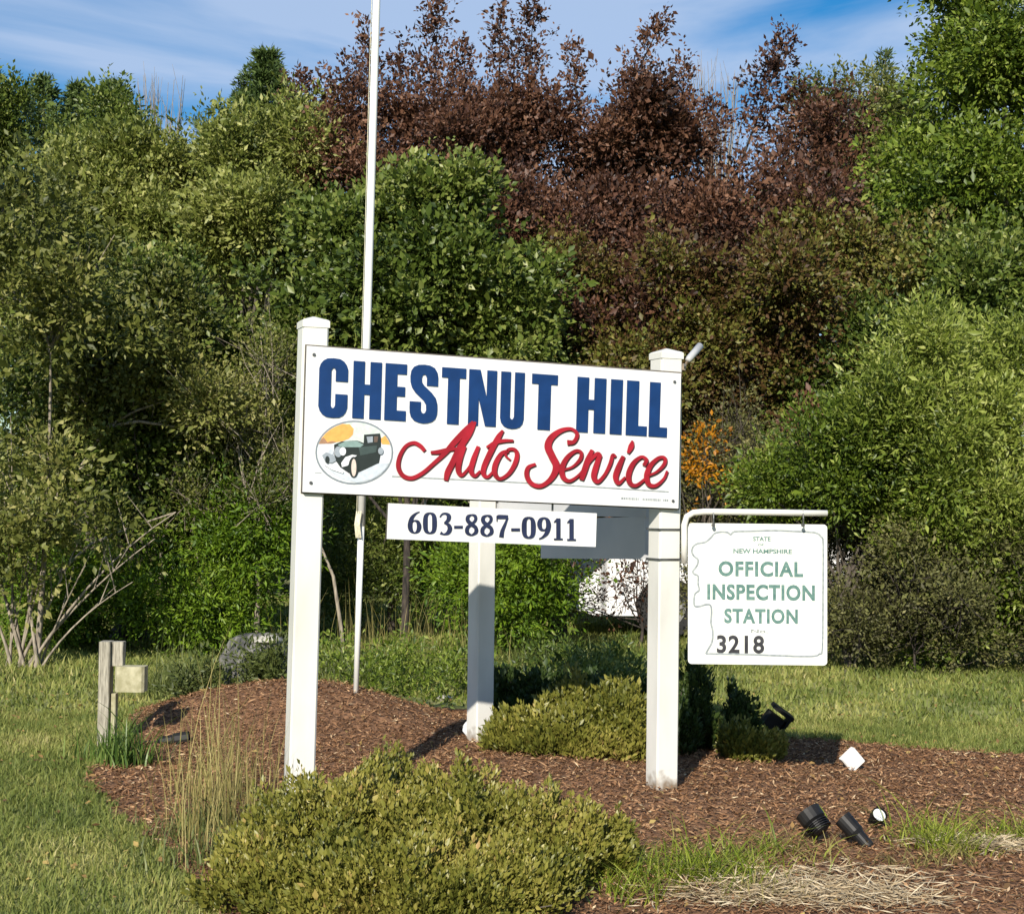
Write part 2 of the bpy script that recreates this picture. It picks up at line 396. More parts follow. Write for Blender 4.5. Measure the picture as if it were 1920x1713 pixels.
def sleeve(name, xy, zb, zt, w_, ang, lean=(0, 0), label='', capw=.003):
    root = empty(name, (xy[0], xy[1], zb), label, 'sign post', 'white posts carrying the roadside signs')
    A = np.array([[math.cos(ang), math.sin(ang), 0], [-math.sin(ang), math.cos(ang), 0], [0, 0, 1]])
    b0 = np.array([xy[0], xy[1], zb - .06]); t0 = np.array([xy[0] + lean[0], xy[1] + lean[1], zt - .05])
    b = .007; h = w_ / 2
    sec = [(-h+b,-h),(h-b,-h),(h,-h+b),(h,h-b),(h-b,h),(-h+b,h),(-h,h-b),(-h,-h+b)]
    mb = MB(); vs = [c + A.T @ np.array([p[0], p[1], 0]) for c in (b0, t0) for p in sec]
    mb.add(vs, [tuple(range(7, -1, -1)), tuple(range(8, 16))] + [(i, (i+1) % 8, 8+(i+1) % 8, 8+i) for i in range(8)])
    mb.build('post_sleeve', M['white'], root)
    cp = MB(); rings = [(-.018, h + .0015), (-.018, h + capw), (.004, h + capw), (.008, h + .003), (.014, h - .004), (.030, .004)]
    vs = []; 
    for z, r_ in rings:
        for s in ((-1,-1),(1,-1),(1,1),(-1,1)): vs.append(t0 + A.T @ np.array([s[0]*r_, s[1]*r_, z]))
    fs = [(i*4+k, i*4+(k+1) % 4, (i+1)*4+(k+1) % 4, (i+1)*4+k) for i in range(len(rings)-1) for k in range(4)] + [(20,21,22,23), (3,2,1,0)]
    cp.add(vs, fs); cp.build('post_cap', M['white'], root)
    return root, t0, A
zL, zR, zM = float(hgt(*Lb)), float(hgt(*Rb)), float(hgt(*Mb))
postL, tL, AL = sleeve('sign_post', Lb, zL, 2.075, .105, yaw, (.03, 0), 'tall white square post at the left end of the Chestnut Hill sign')
postR, tR, AR = sleeve('sign_post', Rb, zR, 2.02, .105, yaw + R(4), (.004, 0), 'white square post at the right end of the big sign, carrying the inspection sign arm')
postM, tM, AM = sleeve('sign_post', Mb, zM, 1.93, .105, yaw + R(13), (.0, 0), 'white rear post standing half in shadow behind the phone number board')

# --- main sign
PL = Plane(np.array([Lb[0], Lb[1], 0]) + N3 * .085, N3)
mid = (PL.hit(567, 925) + PL.hit(1272, 953)) / 2
main = empty('business_sign', mid, 'large white sign reading Chestnut Hill Auto Service between two posts', 'sign')
slab('sign_board', [(575,648),(1277,700),(1272,953),(567,922)], PL, .022, [M['panel'], M['edge']], main, edge=1)
slab('backing_board', [(572,645.5),(1278.5,697.5),(1273.5,955.5),(564,924.5)], PL.off(-.0225), .012, [M['edge'], M['edge']], main)
def yt(x): return 678 + .0713 * (x - 688)
def yb(x): return 785 + .0622 * (x - 688)
GL = {
 'C': [(1,.62),(.58,.62),(.58,.80),(.54,.84),(.5,.85),(.46,.84),(.42,.8),(.42,.2),(.46,.16),(.5,.15),(.54,.16),(.58,.2),(.58,.40),(1,.40),(1,.17),(.95,.09),(.86,.03),(.72,-.01),(.5,-.02),(.28,-.01),(.14,.03),(.05,.09),(0,.17),(0,.83),(.05,.91),(.14,.97),(.28,1.01),(.5,1.02),(.72,1.01),(.86,.97),(.95,.91),(1,.83)],
 'H': [(0,0),(.40,0),(.40,.42),(.60,.42),(.60,0),(1,0),(1,1),(.60,1),(.60,.60),(.40,.60),(.40,1),(0,1)],
 'E': [(0,0),(1,0),(1,.18),(.56,.18),(.56,.43),(.94,.43),(.94,.60),(.56,.60),(.56,.82),(1,.82),(1,1),(0,1)],
 'S': [(1,.65),(.60,.65),(.60,.78),(.56,.83),(.5,.845),(.44,.83),(.41,.78),(.42,.71),(.5,.65),(.78,.53),(.93,.44),(.99,.34),(1,.24),(.99,.15),(.93,.07),(.82,.02),(.66,-.01),(.5,-.02),(.34,-.01),(.17,.02),(.06,.08),(.01,.16),(0,.25),(0,.36),(.40,.36),(.40,.22),(.44,.17),(.5,.155),(.56,.17),(.60,.22),(.59,.31),(.5,.38),(.2,.51),(.07,.60),(.01,.70),(0,.80),(.03,.90),(.12,.97),(.28,1.01),(.5,1.02),(.70,1.01),(.87,.97),(.97,.89),(1,.80)],
 'T': [(.26,0),(.74,0),(.74,.82),(1,.82),(1,1),(0,1),(0,.82),(.26,.82)],
 'N': [(0,0),(.36,0),(.36,.50),(.62,0),(1,0),(1,1),(.65,1),(.65,.50),(.40,1),(0,1)],
 'U': [(0,1),(0,.17),(.05,.08),(.16,.02),(.32,-.01),(.5,-.02),(.68,-.01),(.84,.02),(.95,.08),(1,.17),(1,1),(.59,1),(.59,.20),(.55,.16),(.5,.15),(.45,.16),(.41,.20),(.41,1)],
 'I': [(0,0),(1,0),(1,1),(0,1)],
 'L': [(0,0),(1,0),(1,.18),(.58,.18),(.58,1),(0,1)],
}
for ch, x0, x1 in [('C',598,652),('H',662,715),('E',722,762),('S',769,821),('T',828,873),('N',879,931),('U',939,983),('T',997,1045),('H',1082,1136),('I',1145,1167),('L',1175,1214),('L',1218,1252)]:
    def mp_(p, dx=0, dy=0, x0=x0, x1=x1):
        xx = x0 + (x1 - x0) * p[0]; return (xx + (p[1] - .5) * 3 + dx, yb(xx) + (yt(xx) - yb(xx)) * p[1] + dy)
    o = slab('letter', [mp_(p) for p in GL[ch]], PL.off(.005), .005, M['blue'], main)
# script lettering  (traced in an enlarged crop of the sign)
SCR = {
 'A': [[(262,292,20),(232,258,24),(190,240,22),(140,262,20),(102,325,22),(92,395,24),(122,450,26),(180,466,24),(250,432,22),(320,372,22),(390,308,26),(450,240,34),(520,165,34),(578,108,26)],
       [(588,105,14),(548,180,34),(490,270,36),(440,370,34),(410,430,34),(398,482,22)],
       [(302,302,18),(350,298,24),(420,282,22),(490,276,14)]],
 'u': [[(520,262,20),(488,345,30),(478,415,30),(500,448,20),(545,400,14),(592,320,16)],
       [(608,262,20),(575,350,30),(560,420,28),(585,452,20),(620,420,12)]],
 't': [[(765,160,14),(735,205,30),(690,290,32),(645,390,30),(640,440,26),(668,458,18),(705,420,12)],
       [(660,268,12),(715,238,22),(775,226,20),(832,226,14)]],
 'o': [[(800,292,20),(755,310,24),(718,375,30),(712,435,28),(745,470,20),(800,440,22),(842,375,26),(856,315,24),(838,282,20),(800,284,18),(782,320,12),(812,350,10)]],
 'S': [[(1180,238,30),(1222,232,22),(1242,185,20),(1205,150,18),(1140,160,26),(1078,205,36),(1055,262,40),(1080,325,40),(1108,385,40),(1095,440,34),(1055,490,26),(1000,518,24),(945,498,26),(918,448,26),(928,398,22),(975,376,16)]],
 'e': [[(1160,412,12),(1215,392,14),(1262,345,20),(1268,302,18),(1232,292,20),(1178,335,26),(1146,400,30),(1152,460,28),(1195,484,20),(1255,445,14),(1300,385,12)]],
 'r': [[(1340,285,20),(1312,350,32),(1285,430,32),(1270,478,24)],
       [(1290,410,12),(1335,345,16),(1375,310,24),(1392,335,22)]],
 'v': [[(1388,322,24),(1362,400,32),(1350,460,30),(1375,490,22),(1420,445,18),(1455,375,20),(1472,318,18),(1490,330,12)]],
 'i': [[(1540,325,20),(1508,400,32),(1490,460,30),(1508,500,20),(1552,460,12)],
       [(1598,225,8),(1590,262,30),(1570,305,14)]],
 'c': [[(1672,385,20),(1688,350,20),(1655,330,18),(1605,370,26),(1574,440,30),(1582,498,26),(1625,512,20),(1690,462,12)]],
 'final_e': [[(1700,450,12),(1755,425,14),(1802,378,20),(1806,338,18),(1768,336,20),(1715,385,26),(1690,450,30),(1702,505,26),(1748,514,20),(1800,470,14),(1822,420,12)]],
}
q = 0
for key, strokes in SCR.items():
    mb = MB(); ms = MB()
    for st in strokes:
        pts = [(720 + a / 3.4286, 760 + b / 3.43, w_ / 3.43) for a, b, w_ in st]
        q += 1
        ribbon(mb, [(a, b, w_*1.1) for a, b, w_ in pts], PL.off(.0075 + .00035 * q), .0055)
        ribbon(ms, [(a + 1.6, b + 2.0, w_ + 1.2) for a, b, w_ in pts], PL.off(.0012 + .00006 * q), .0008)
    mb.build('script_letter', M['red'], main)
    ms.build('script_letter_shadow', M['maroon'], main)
# rule, screws, small print
mb = MB(); ribbon(mb, [(735, 893, 2.6), (1000, 906, 2.6), (1254, 922, 2.6)], PL.off(.0008), .0007); mb.build('ruled_line', M['greyline'], main)
mb = MB(); ribbon(mb, [(590, 886, 1.6), (603, 887, 1.6)], PL.off(.0008), .0007); mb.build('ruled_line', M['greyline'], main)
for (a, b) in [(589,665),(1265,716),(1262,939),(583,905)]:
    mb = MB(); c = PL.off(.001).hit(a, b); mb.tube([c, c + N3 * .004], [.0075, .006], 10); mb.build('screw', M['steel'], main)
mb = MB(); xx = 1165; 
while xx < 1254:
    wd = random.choice([1.6, 2.6, 3.2, 2.2])
    if not (1196 < xx < 1202 or 1238 < xx < 1242):
        yy = 934 + (xx - 1165) * .045; ribbon(mb, [(xx, yy, 4.4), (xx + wd, yy + .1, 4.4)], PL.off(.0008), .0007, 2)
    xx += wd + 1.2
mb.build('small_print', M['greyline'], main)

# oval picture of a vintage car: flat print, built as thin inlays
def oval(cx, cy, rx, ry, n=40, a0=0, a1=2*math.pi): return [(cx + rx*math.cos(a0+(a1-a0)*i/n), cy + ry*math.sin(a0+(a1-a0)*i/n)) for i in range(n)]
def em(pts): return [(560 + a / 6.4, 760 + b / 6.4) for a, b in pts]
def flat(name, rgb): return noisy(name, tuple(c * .85 for c in rgb), rgb, 60, .5)
pal = {k: flat('print_' + k, v) for k, v in dict(ring=(.20,.23,.26), sky=(.58,.64,.60), orange=(.80,.38,.10), rust=(.35,.20,.12), snow=(.68,.70,.74),
        ice=(.55,.60,.66), body=(.02,.028,.026), green=(.05,.075,.07), teal=(.22,.32,.30), grey=(.30,.34,.38), chrome=(.76,.78,.80), cream=(.66,.55,.48), brown=(.13,.09,.07)).items()}
lay = 0
def inlay(name, pts, colr):
    global lay; lay += 1
    return slab(name, em(pts), PL.off(.0008 + .00035 * lay), .0006, pal[colr], emblem)
OC, OR = (668, 565), (468, 385)
emblem = slab('oval_emblem', em(oval(*OC, *OR)), PL.off(.0009), .0008, pal['ring'], main)
def clip(pts): # keep the picture inside the ring
    o_ = []
    for a, b in pts:
        d = math.hypot((a-OC[0])/(OR[0]-22), (b-OC[1])/(OR[1]-22)); s = 1/d if d > 1 else 1
        o_.append((OC[0]+(a-OC[0])*s, OC[1]+(b-OC[1])*s))
    return o_
inlay('painted_sky', oval(*OC, OR[0]-20, OR[1]-20), 'sky')
inlay('painted_snow', [(p[0], max(p[1], 455)) for p in oval(*OC, OR[0]-24, OR[1]-24)], 'snow')
inlay('painted_trees', clip([(225,450),(250,380),(290,310),(350,250),(430,215),(520,208),(610,225),(660,280),(650,350),(600,400),(520,430),(380,452),(250,462)]), 'orange')
inlay('painted_trees', clip([(232,445),(260,400),(300,380),(345,440),(400,425),(450,440),(400,458),(240,462)]), 'rust')
inlay('painted_trees', clip([(980,400),(1040,360),(1080,420),(1100,470),(1000,465)]), 'orange')
inlay('painted_ice', clip([(330,700),(520,790),(620,860),(900,700),(1080,690),(1040,780),(900,880),(700,930),(520,880),(380,790)]), 'ice')
inlay('painted_car_body', [(425,470),(520,430),(700,420),(780,450),(785,350),(975,335),(990,400),(985,580),(965,690),(730,800),(600,810),(500,740),(430,640)], 'body')
inlay('painted_car_hood', [(470,470),(560,430),(700,425),(780,470),(740,500),(620,500),(500,500)], 'teal')
inlay('painted_car_door', [(720,500),(940,480),(930,560),(740,600)], 'green')
inlay('painted_car_window', [(815,375),(890,370),(890,440),(830,450)], 'grey')
inlay('painted_car_window', [(905,370),(955,368),(945,440),(905,442)], 'brown')
inlay('painted_grille', oval(475, 555, 45, 65), 'grey')
inlay('painted_headlight', oval(530, 550, 38, 50), 'chrome')
inlay('painted_headlight', oval(385, 560, 32, 40), 'ice')
inlay('painted_fender', [(510,690),(560,620),(640,590),(700,600),(640,640),(590,720),(520,740)], 'chrome')
inlay('painted_fender', [(280,600),(330,560),(430,600),(450,660),(400,690),(320,680)], 'grey')
inlay('painted_wheel', oval(660, 740, 62, 125), 'body')
inlay('painted_wheel', oval(662, 745, 30, 105), 'cream')
inlay('painted_wheel', oval(345, 650, 26, 45), 'body')
inlay('painted_bumper', [(310,690),(420,740),(540,790),(530,815),(400,770),(310,715)], 'chrome')
inlay('painted_mirror', oval(985, 545, 32, 42), 'grey')

# --- phone number board
PP = Plane(PL.o - N3 * .03, N3)
mid2 = (PP.hit(725, 1010) + PP.hit(1117, 1025)) / 2
phone = empty('phone_number_board', mid2, 'narrow white board with the phone number 603-887-0911 under the big sign', 'sign')
slab('board', [(728,943),(1119,962),(1117,1025),(725,1010)], PP, .02, [M['panel'], M['edge']], phone, edge=1)
def DG(ch, x0, y0, x1, y1):
    """old style bold serif digits as brush strokes; box x0..x1, y0 top .. y1 bottom"""
    W_, H_ = x1 - x0, y1 - y0; S = lambda a, b, w_: (x0 + a * W_, y0 + b * H_, w_ * W_)
    if ch == '0': return [[S(.5,.03,.12), S(.22,.16,.30), S(.16,.5,.36), S(.22,.84,.30), S(.5,.97,.12)], [S(.5,.03,.12), S(.78,.16,.30), S(.84,.5,.36), S(.78,.84,.30), S(.5,.97,.12)]]
    if ch == '6': return [[S(.88,.02,.08), S(.6,.1,.16), S(.3,.3,.3), S(.17,.62,.36), S(.25,.86,.3), S(.5,.97,.12), S(.75,.88,.28), S(.84,.68,.34), S(.74,.48,.26), S(.5,.42,.12), S(.3,.5,.1)]]
    if ch == '9': return [[S(.12,.98,.08), S(.4,.9,.16), S(.7,.7,.3), S(.83,.38,.36), S(.75,.14,.3), S(.5,.03,.12), S(.25,.12,.28), S(.16,.32,.34), S(.26,.52,.26), S(.5,.58,.12), S(.7,.5,.1)]]
    if ch == '3': return [[S(.1,.2,.1), S(.28,.06,.14), S(.55,.04,.18), S(.76,.15,.32), S(.7,.34,.28), S(.42,.46,.1)], [S(.42,.46,.1), S(.72,.54,.26), S(.84,.72,.34), S(.7,.9,.3), S(.4,.97,.14), S(.14,.9,.24)]]
    if ch == '8': return [[S(.5,.03,.12), S(.24,.12,.26), S(.22,.3,.30), S(.5,.47,.30), S(.8,.62,.28), S(.82,.82,.28), S(.5,.97,.12)], [S(.5,.03,.12), S(.76,.1,.24), S(.78,.28,.22), S(.5,.46,.2), S(.2,.62,.28), S(.18,.84,.28), S(.5,.97,.12)]]
    if ch == '7': return [[S(.1,.28,.06), S(.12,.1,.12), S(.2,.07,.3), S(.6,.07,.3), S(.92,.07,.26)], [S(.9,.1,.12), S(.7,.4,.2), S(.5,.7,.28), S(.42,.99,.34)]]
    if ch == '1': return [[S(.5,.02,.36), S(.5,.5,.36), S(.5,.98,.36)], [S(.12,.96,.14), S(.5,.96,.14), S(.88,.96,.14)], [S(.12,.2,.05), S(.3,.12,.16), S(.5,.06,.2)]]
    if ch == '-': return [[S(.05,.62,.30), S(.95,.62,.30)]]
xs0 = 763.0; q = 0
adv = [(c, w_) for c, w_ in zip('603-887-0911', (28, 28, 28, 20, 28, 28, 28, 20, 28, 28, 24, 24))]
tot = sum(a[1] for a in adv); scl = (1084 - 763) / tot
for ch, wd in adv:
    wd *= scl; x0, x1 = xs0 + wd * .06, xs0 + wd * .94; xs0 += wd
    xm = (x0 + x1) / 2; y0 = 958.5 + (xm - 777) * .0445; y1 = y0 + 41.5
    mb = MB()
    for st in DG(ch, x0, y0, x1, y1):
        q += 1; ribbon(mb, st, PP.off(.002 + .0002 * q), .0018)
    mb.build('hyphen' if ch == '-' else 'digit', M['navy'], phone)
for xx in (800, 1040):
    a = PL.hit(xx, 925) - N3 * .027; b = PP.hit(xx, 1000) - N3 * .024
    mb = MB(); mb.box((a + b) / 2, (.008, .004, float(a[2] - b[2])), [U3, -N3, (0, 0, 1)]); mb.build('hanger_strap', M['steel'], phone)

# --- the far pair of boards (their backs show between the posts)
dMR = nrm(np.array([Rb[0]-Mb[0], Rb[1]-Mb[1], 0])); nMR = np.array([dMR[1], -dMR[0], 0])
if nMR[0] > 0: nMR = -nMR            # towards the left / camera side
lenMR = np.linalg.norm(Rb - Mb)
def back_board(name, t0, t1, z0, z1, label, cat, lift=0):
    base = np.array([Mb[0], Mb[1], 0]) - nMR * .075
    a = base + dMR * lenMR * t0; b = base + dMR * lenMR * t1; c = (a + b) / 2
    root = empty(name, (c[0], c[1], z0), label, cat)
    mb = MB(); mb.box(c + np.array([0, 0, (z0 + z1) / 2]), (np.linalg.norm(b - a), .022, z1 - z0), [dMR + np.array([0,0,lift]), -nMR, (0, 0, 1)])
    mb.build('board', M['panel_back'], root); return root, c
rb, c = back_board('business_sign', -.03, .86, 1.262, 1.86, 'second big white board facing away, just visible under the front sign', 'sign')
for t in (.03, .80):
    mb = MB(); cc = np.array([Mb[0], Mb[1], 0]) - nMR * .0635 + dMR * lenMR * t
    mb.tube([cc + np.array([0,0,1.33]), cc + np.array([0,0,1.33]) + nMR * .005], .008, 8); mb.build('screw', M['steel'], rb)
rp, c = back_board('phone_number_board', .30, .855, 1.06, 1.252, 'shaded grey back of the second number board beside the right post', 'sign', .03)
for t in (.42, .76):
    cc = np.array([Mb[0], Mb[1], 0]) - nMR * .095 + dMR * lenMR * t
    mb = MB(); mb.box(cc + np.array([0, 0, 1.25]), (.02, .005, .12), [dMR, -nMR, (0, 0, 1)]); mb.build('hanger_strap', M['steel'], rp)

# --- inspection station sign on its pipe arm
arm = empty('sign_bracket', (Rb[0], Rb[1], 1.0), 'bent white pipe arm clamped to the right post, holding the inspection sign', 'bracket')
YA = 6.66
pts = [P(1283, 1056, YA), P(1283, 1010, YA), P(1283, 984, YA), P(1288, 968, YA), P(1300, 961, YA), P(1320, 959, YA), P(1420, 960, YA), P(1551, 962, YA)]
mb = MB(); mb.tube(pts, .0135, 12); mb.build('pipe_arm', M['white'], arm, smooth=True)
for yy in (992, 1048):
    z = P(1245, yy, 6.70)[2]; mb = MB()
    h = .0545; tx = .004 * (z / 2)
    for (cx, cy, sx, sy) in ((0, -h-.002, 2*h+.008, .004), (0, h+.002, 2*h+.008, .004), (-h-.002, 0, .004, 2*h), (h+.002, 0, .004, 2*h)):
        cc = np.array([Rb[0] + tx, Rb[1], z]) + AR.T @ np.array([cx, cy, 0]); mb.box(cc, (sx, sy, .008), AR)
    mb.build('clamp_band', M['steel'], arm)
insp = empty('inspection_sign', P(1420, 1247, YA), 'square white New Hampshire official inspection station sign number 3218', 'sign')
PI_ = Plane((0, YA - .004, 0), (0.03, -1, 0))
def rrect(x0, y0, x1, y1, r_, n=5):
    o_ = []
    for cx, cy, a in ((x1-r_, y0+r_, -90), (x1-r_, y1-r_, 0), (x0+r_, y1-r_, 90), (x0+r_, y0+r_, 180)):
        for i in range(n + 1): o_.append((cx + r_*math.cos(R(a+90*i/n)), cy + r_*math.sin(R(a+90*i/n))))
    return o_
pp = [(x_, y_ + (x_ - 1288) * .012) for x_, y_ in rrect(1290, 980, 1551, 1244, 7)]
slab('panel', pp, PI_, .004, [M['insp'], M['insp']], insp)
def c3(p): return [(1180 + a / 4.571, 920 + b / 4.571) for a, b in p]
outl = c3([(1020,345),(900,350),(870,375),(840,355),(780,352),(730,365),(700,400),(650,440),(590,450),(550,475),(535,520),(555,560),(590,590),(580,640),(545,690),(560,715),(590,730),(590,800),(600,850),(565,880),(555,930),(560,985),(600,990),(650,975),(695,980),(705,1040),(700,1130),(715,1200),(710,1290),(680,1350),(655,1395)])
mb = MB(); ribbon(mb, [(a, b, 3.6) for a, b in outl], PI_.off(.0010), .0008, 3)
fr = [(655,1395),(1000,1400),(1400,1415),(1580,1415),(1630,1395),(1655,1350),(1660,900),(1662,460),(1645,395),(1600,360),(1500,350),(1250,340),(1020,345)]
ribbon(mb, [(a, b, 3.4) for a, b in c3(fr)], PI_.off(.0013), .0008, 3)
mb.build('state_outline', M['greyline'], insp)
def word(txt, x0, y0, x1, y1, plane, material, parent, off=.0, name='lettering', slope=.012, sp=1.0):
    cu = bpy.data.curves.new('t', 'FONT'); cu.body = txt; cu.offset = off; cu.space_character = sp; cu.resolution_u = 4
    to = bpy.data.objects.new('t', cu); COL.objects.link(to)
    dg = bpy.context.evaluated_depsgraph_get(); me = bpy.data.meshes.new_from_object(to.evaluated_get(dg))
    co = np.array([v.co[:] for v in me.vertices]); fs = [tuple(p.vertices) for p in me.polygons]
    bpy.data.objects.remove(to); bpy.data.curves.remove(cu); bpy.data.meshes.remove(me)
    mn, mxx = co.min(0), co.max(0); pl = plane.off(.0011)
    v = [pl.hit(x0 + (x1-x0)*(c[0]-mn[0])/(mxx[0]-mn[0]), y1 - (y1-y0)*(c[1]-mn[1])/(mxx[1]-mn[1]) + (x1-x0)*(c[0]-mn[0])/(mxx[0]-mn[0])*slope) for c in co]
    mb = MB(); mb.add(v, fs); return mb.build(name, material, parent)
word('OFFICIAL', 1347, 1051, 1506, 1080, PI_, M['green'], insp, .038, sp=1.12)
word('INSPECTION', 1326, 1094, 1528, 1124, PI_, M['green'], insp, .038, sp=1.1)
word('STATION', 1358, 1140, 1496, 1168, PI_, M['green'], insp, .038, sp=1.12)
word('3218', 1344, 1190, 1433, 1224, PI_, M['black'], insp, .03, 'number', sp=1.1)
word('STATE', 1412, 1005.5, 1445, 1014, PI_, M['green'], insp, .03)
word('OF', 1421, 1019, 1432, 1023, PI_, M['green'], insp, .03)
word('NEW HAMPSHIRE', 1375, 1028, 1485, 1037, PI_, M['green'], insp, .03)
word('No.', 1408, 1179, 1440, 1186, PI_, M['faint'], insp, .02)
for xx in (1337, 1505):
    mb = MB(); a = P(xx, 957, YA); b = P(xx, 986, YA)
    mb.tube([a + np.array([0, -.008, 0]), (a + b) / 2 + np.array([0, -.016, 0]), b + np.array([0, -.012, 0])], .0032, 6)
    mb.tube([b + np.array([0, -.012, .004]), b + np.array([0, -.002, .004])], .0085, 8)
    mb.build('hook_bolt', M['steel'], arm)

# --- small lamp on the right post
lamp = empty('small_spotlight', P(1283, 680, 6.74), 'small grey tube light on a bracket at the top of the right post', 'spotlight')
a, b = P(1289, 676, 6.72), P(1313, 648, 6.78)
mb = MB(); mb.tube([a, a + (b-a)*.15, b], [.012, .0155, .0165], 12); mb.build('lamp_body', M['greylamp'], lamp, smooth=True)
mb = MB(); mb.tube([P(1277, 688, 6.74), P(1284, 687, 6.73), P(1288, 678, 6.72)], .006, 8); mb.tube([P(1281, 694, 6.73), P(1283, 682, 6.73)], .011, 8); mb.build('lamp_bracket', M['white'], lamp)
mb = MB(); mb.tube([P(1284,684,6.705), P(1284,684,6.70)], .006, 8); mb.build('knob', M['steel'], lamp)

# ================================================================== flagpole
fb = G(667, 1302); YF = float(fb[1])
fp = empty('flagpole', fb, 'slim white flagpole rising behind the left end of the sign', 'flagpole')
mb = MB(); px = lambda y_: 668 + (1300 - y_) * 38 / 1300.0
def rr(wpx): return wpx / FPX * YF / 2
mb.tube([P(667, 1310, YF), P(px(985), 985, YF)], [rr(10), rr(12.5)], 14); mb.build('lower_tube', M['pole'], fp, smooth=True)
mb = MB(); mb.tube([P(px(985), 985, YF), P(px(600), 600, YF), P(px(300), 300, YF), P(px(0), 0, YF), P(px(-500), -500, YF)], [rr(15), rr(15.5), rr(15), rr(14.5), rr(13)], 14); mb.build('upper_tube', M['pole'], fp, smooth=True)
mb = MB(); tp = P(px(-500), -500, YF); mb.tube([tp + np.array([0,0,z]) for z in (0, .01, .04, .07, .08)], [.01, .03, .04, .03, .005], 12); mb.build('ball_finial', M['pole'], fp, smooth=True)
mb = MB(); c = P(px(985) - 6, 985, YF - .03)
for k in range(7):
    t0 = P(px(985) - 8 + k*1.3, 958 + (k % 3) * 4, YF - .03 - .003*k); t1 = P(px(985) - 9 + k * 1.4, 1008 - (k % 2) * 6, YF - .035)
    mb.tube([t0, (t0+t1)/2 + np.array([-.008, -.01, 0]), t1], .004, 6)
mb.build('wound_rope', M['rope'], fp)
mb = MB(); mb.box(c + np.array([.01, .01, 0]), (.014, .014, .14)); mb.build('cleat', M['white'], fp)
mb = MB(); mb.tube([P(px(y_) - 9 - .3 * math.sin(y_ * .01), y_, YF - .02) for y_ in range(960, -520, -60)], .0018, 5); mb.build('halyard', M['rope'], fp)

# ================================================================== rocks
def rock(name, c, size, material, label, seed, rot=0, cat='rock', sub=3, amp=.28):
    rg = np.random.default_rng(seed); n1, n2 = 56, 32; vs = []; 
    ks = [(rg.normal(0, 1, 3) * s, rg.uniform(0, 6), a) for s, a in ((1.4, 1), (2.6, .55), (5.5, .32), (11, .2), (21, .12)) for _ in range(3)]
    pl = [(nrm(rg.normal(0, 1, 3)), rg.uniform(.55, .85)) for _ in range(9)]
    for j in range(n2 + 1):
        ph = math.pi * j / n2
        for i in range(n1):
            th_ = 2*math.pi*i/n1; d = np.array([math.sin(ph)*math.cos(th_), math.sin(ph)*math.sin(th_), math.cos(ph)])
            r_ = 1 + amp * .3 * sum(a*math.sin(np.dot(k_, d)*1.0 + f_) for k_, f_, a in ks)
            p = d * r_
            for nn_, dd in pl:
                e = np.dot(p, nn_) - dd
                if e > 0: p = p - nn_ * e * .85
            ca, sa = math.cos(rot), math.sin(rot); p = p * np.array(size) / 2 * 1.25
            vs.append(np.array(c) + np.array([p[0]*ca - p[1]*sa, p[0]*sa + p[1]*ca, p[2]]))
    fs = [(j*n1+i, (j+1)*n1+i, (j+1)*n1+(i+1) % n1, j*n1+(i+1) % n1) for j in range(n2) for i in range(n1)]
    mb = MB(); mb.add(vs, fs)
    o = mb.build(name, material, loc=(c[0], c[1], c[2] - size[2]/2)); return setp(o, label, cat)
p = P(488, 1248, 9.45); rock('boulder', p, (.46, .42, .36), M['rock'], 'large rough grey boulder behind the mulch mound left of the sign', 3, .4, 'boulder')
p = P(502, 1200, 9.36); rock('flat_stone', p, (.18, .15, .05), M['rock_pale'], 'flat pale stone lying on top of the grey boulder', 5, .2)
p = G(380, 1299); rock('stone', p + np.array([0, 0, .02]), (.12, .09, .06), M['rock_pale'], 'small pale stone at the left rim of the mulch mound', 8, .5)
p = G(835, 1314); rock('stone', p + np.array([0, 0, .02]), (.10, .07, .04), M['rock_pale'], 'small cream stone at the mulch edge left of the rear post', 11, .1)
p = G(893, 1386); rock('stone', p + np.array([0, 0, .055]), (.125, .11, .145), M['rock_white'], 'white rock against the foot of the rear post', 21, .3)
# white block
p = G(1598, 1448)
ang = R(42); A2 = np.array([[math.cos(ang), .12, math.sin(ang)], [-.1, 1, .12], [-math.sin(ang), -.1, math.cos(ang)]])
A2[0] = nrm(A2[0]); A2[1] = nrm(A2[1] - A2[0]*np.dot(A2[0], A2[1])); A2[2] = np.cross(A2[0], A2[1])
mb = MB(); mb.box(p + np.array([0, .01, .062]), (.088, .045, .084), A2, .006)
wb = mb.build('white_block', M['rock_white'], loc=p); setp(wb, 'small square white block standing on one corner in the mulch', 'block')

# ================================================================== weathered timber stub
wpb = G(198, 1404); YW = float(wpb[1])
wp = empty('wooden_post', wpb, 'weathered grey split wooden post with a sawn rail stub at the bed edge', 'wooden post')
def px_box(mb, x0, y0, x1, y1, Y, dep, bev=.004, skew=0):
    a, b = P(x0, y1, Y), P(x1, y0, Y); c = (a + b) / 2
    mb.box(c + np.array([0, dep/2, 0]), (abs(b[0]-a[0]), dep, abs(b[2]-a[2])), None, bev)
mb = MB(); px_box(mb, 181, 1203, 206, 1420, YW, .09); mb.build('post', M['wood'], wp)
mb = MB(); px_box(mb, 208, 1203, 231, 1248, YW + .03, .06); mb.build('upper_stub', M['wood'], wp)
mb = MB(); px_box(mb, 206, 1300, 217, 1410, YW + .02, .05); mb.build('lower_strip', M['endwood'], wp)
mb = MB(); px_box(mb, 214, 1250, 270, 1297, YW - .03, .10, .012); mb.build('rail_stub', M['endwood'], wp)

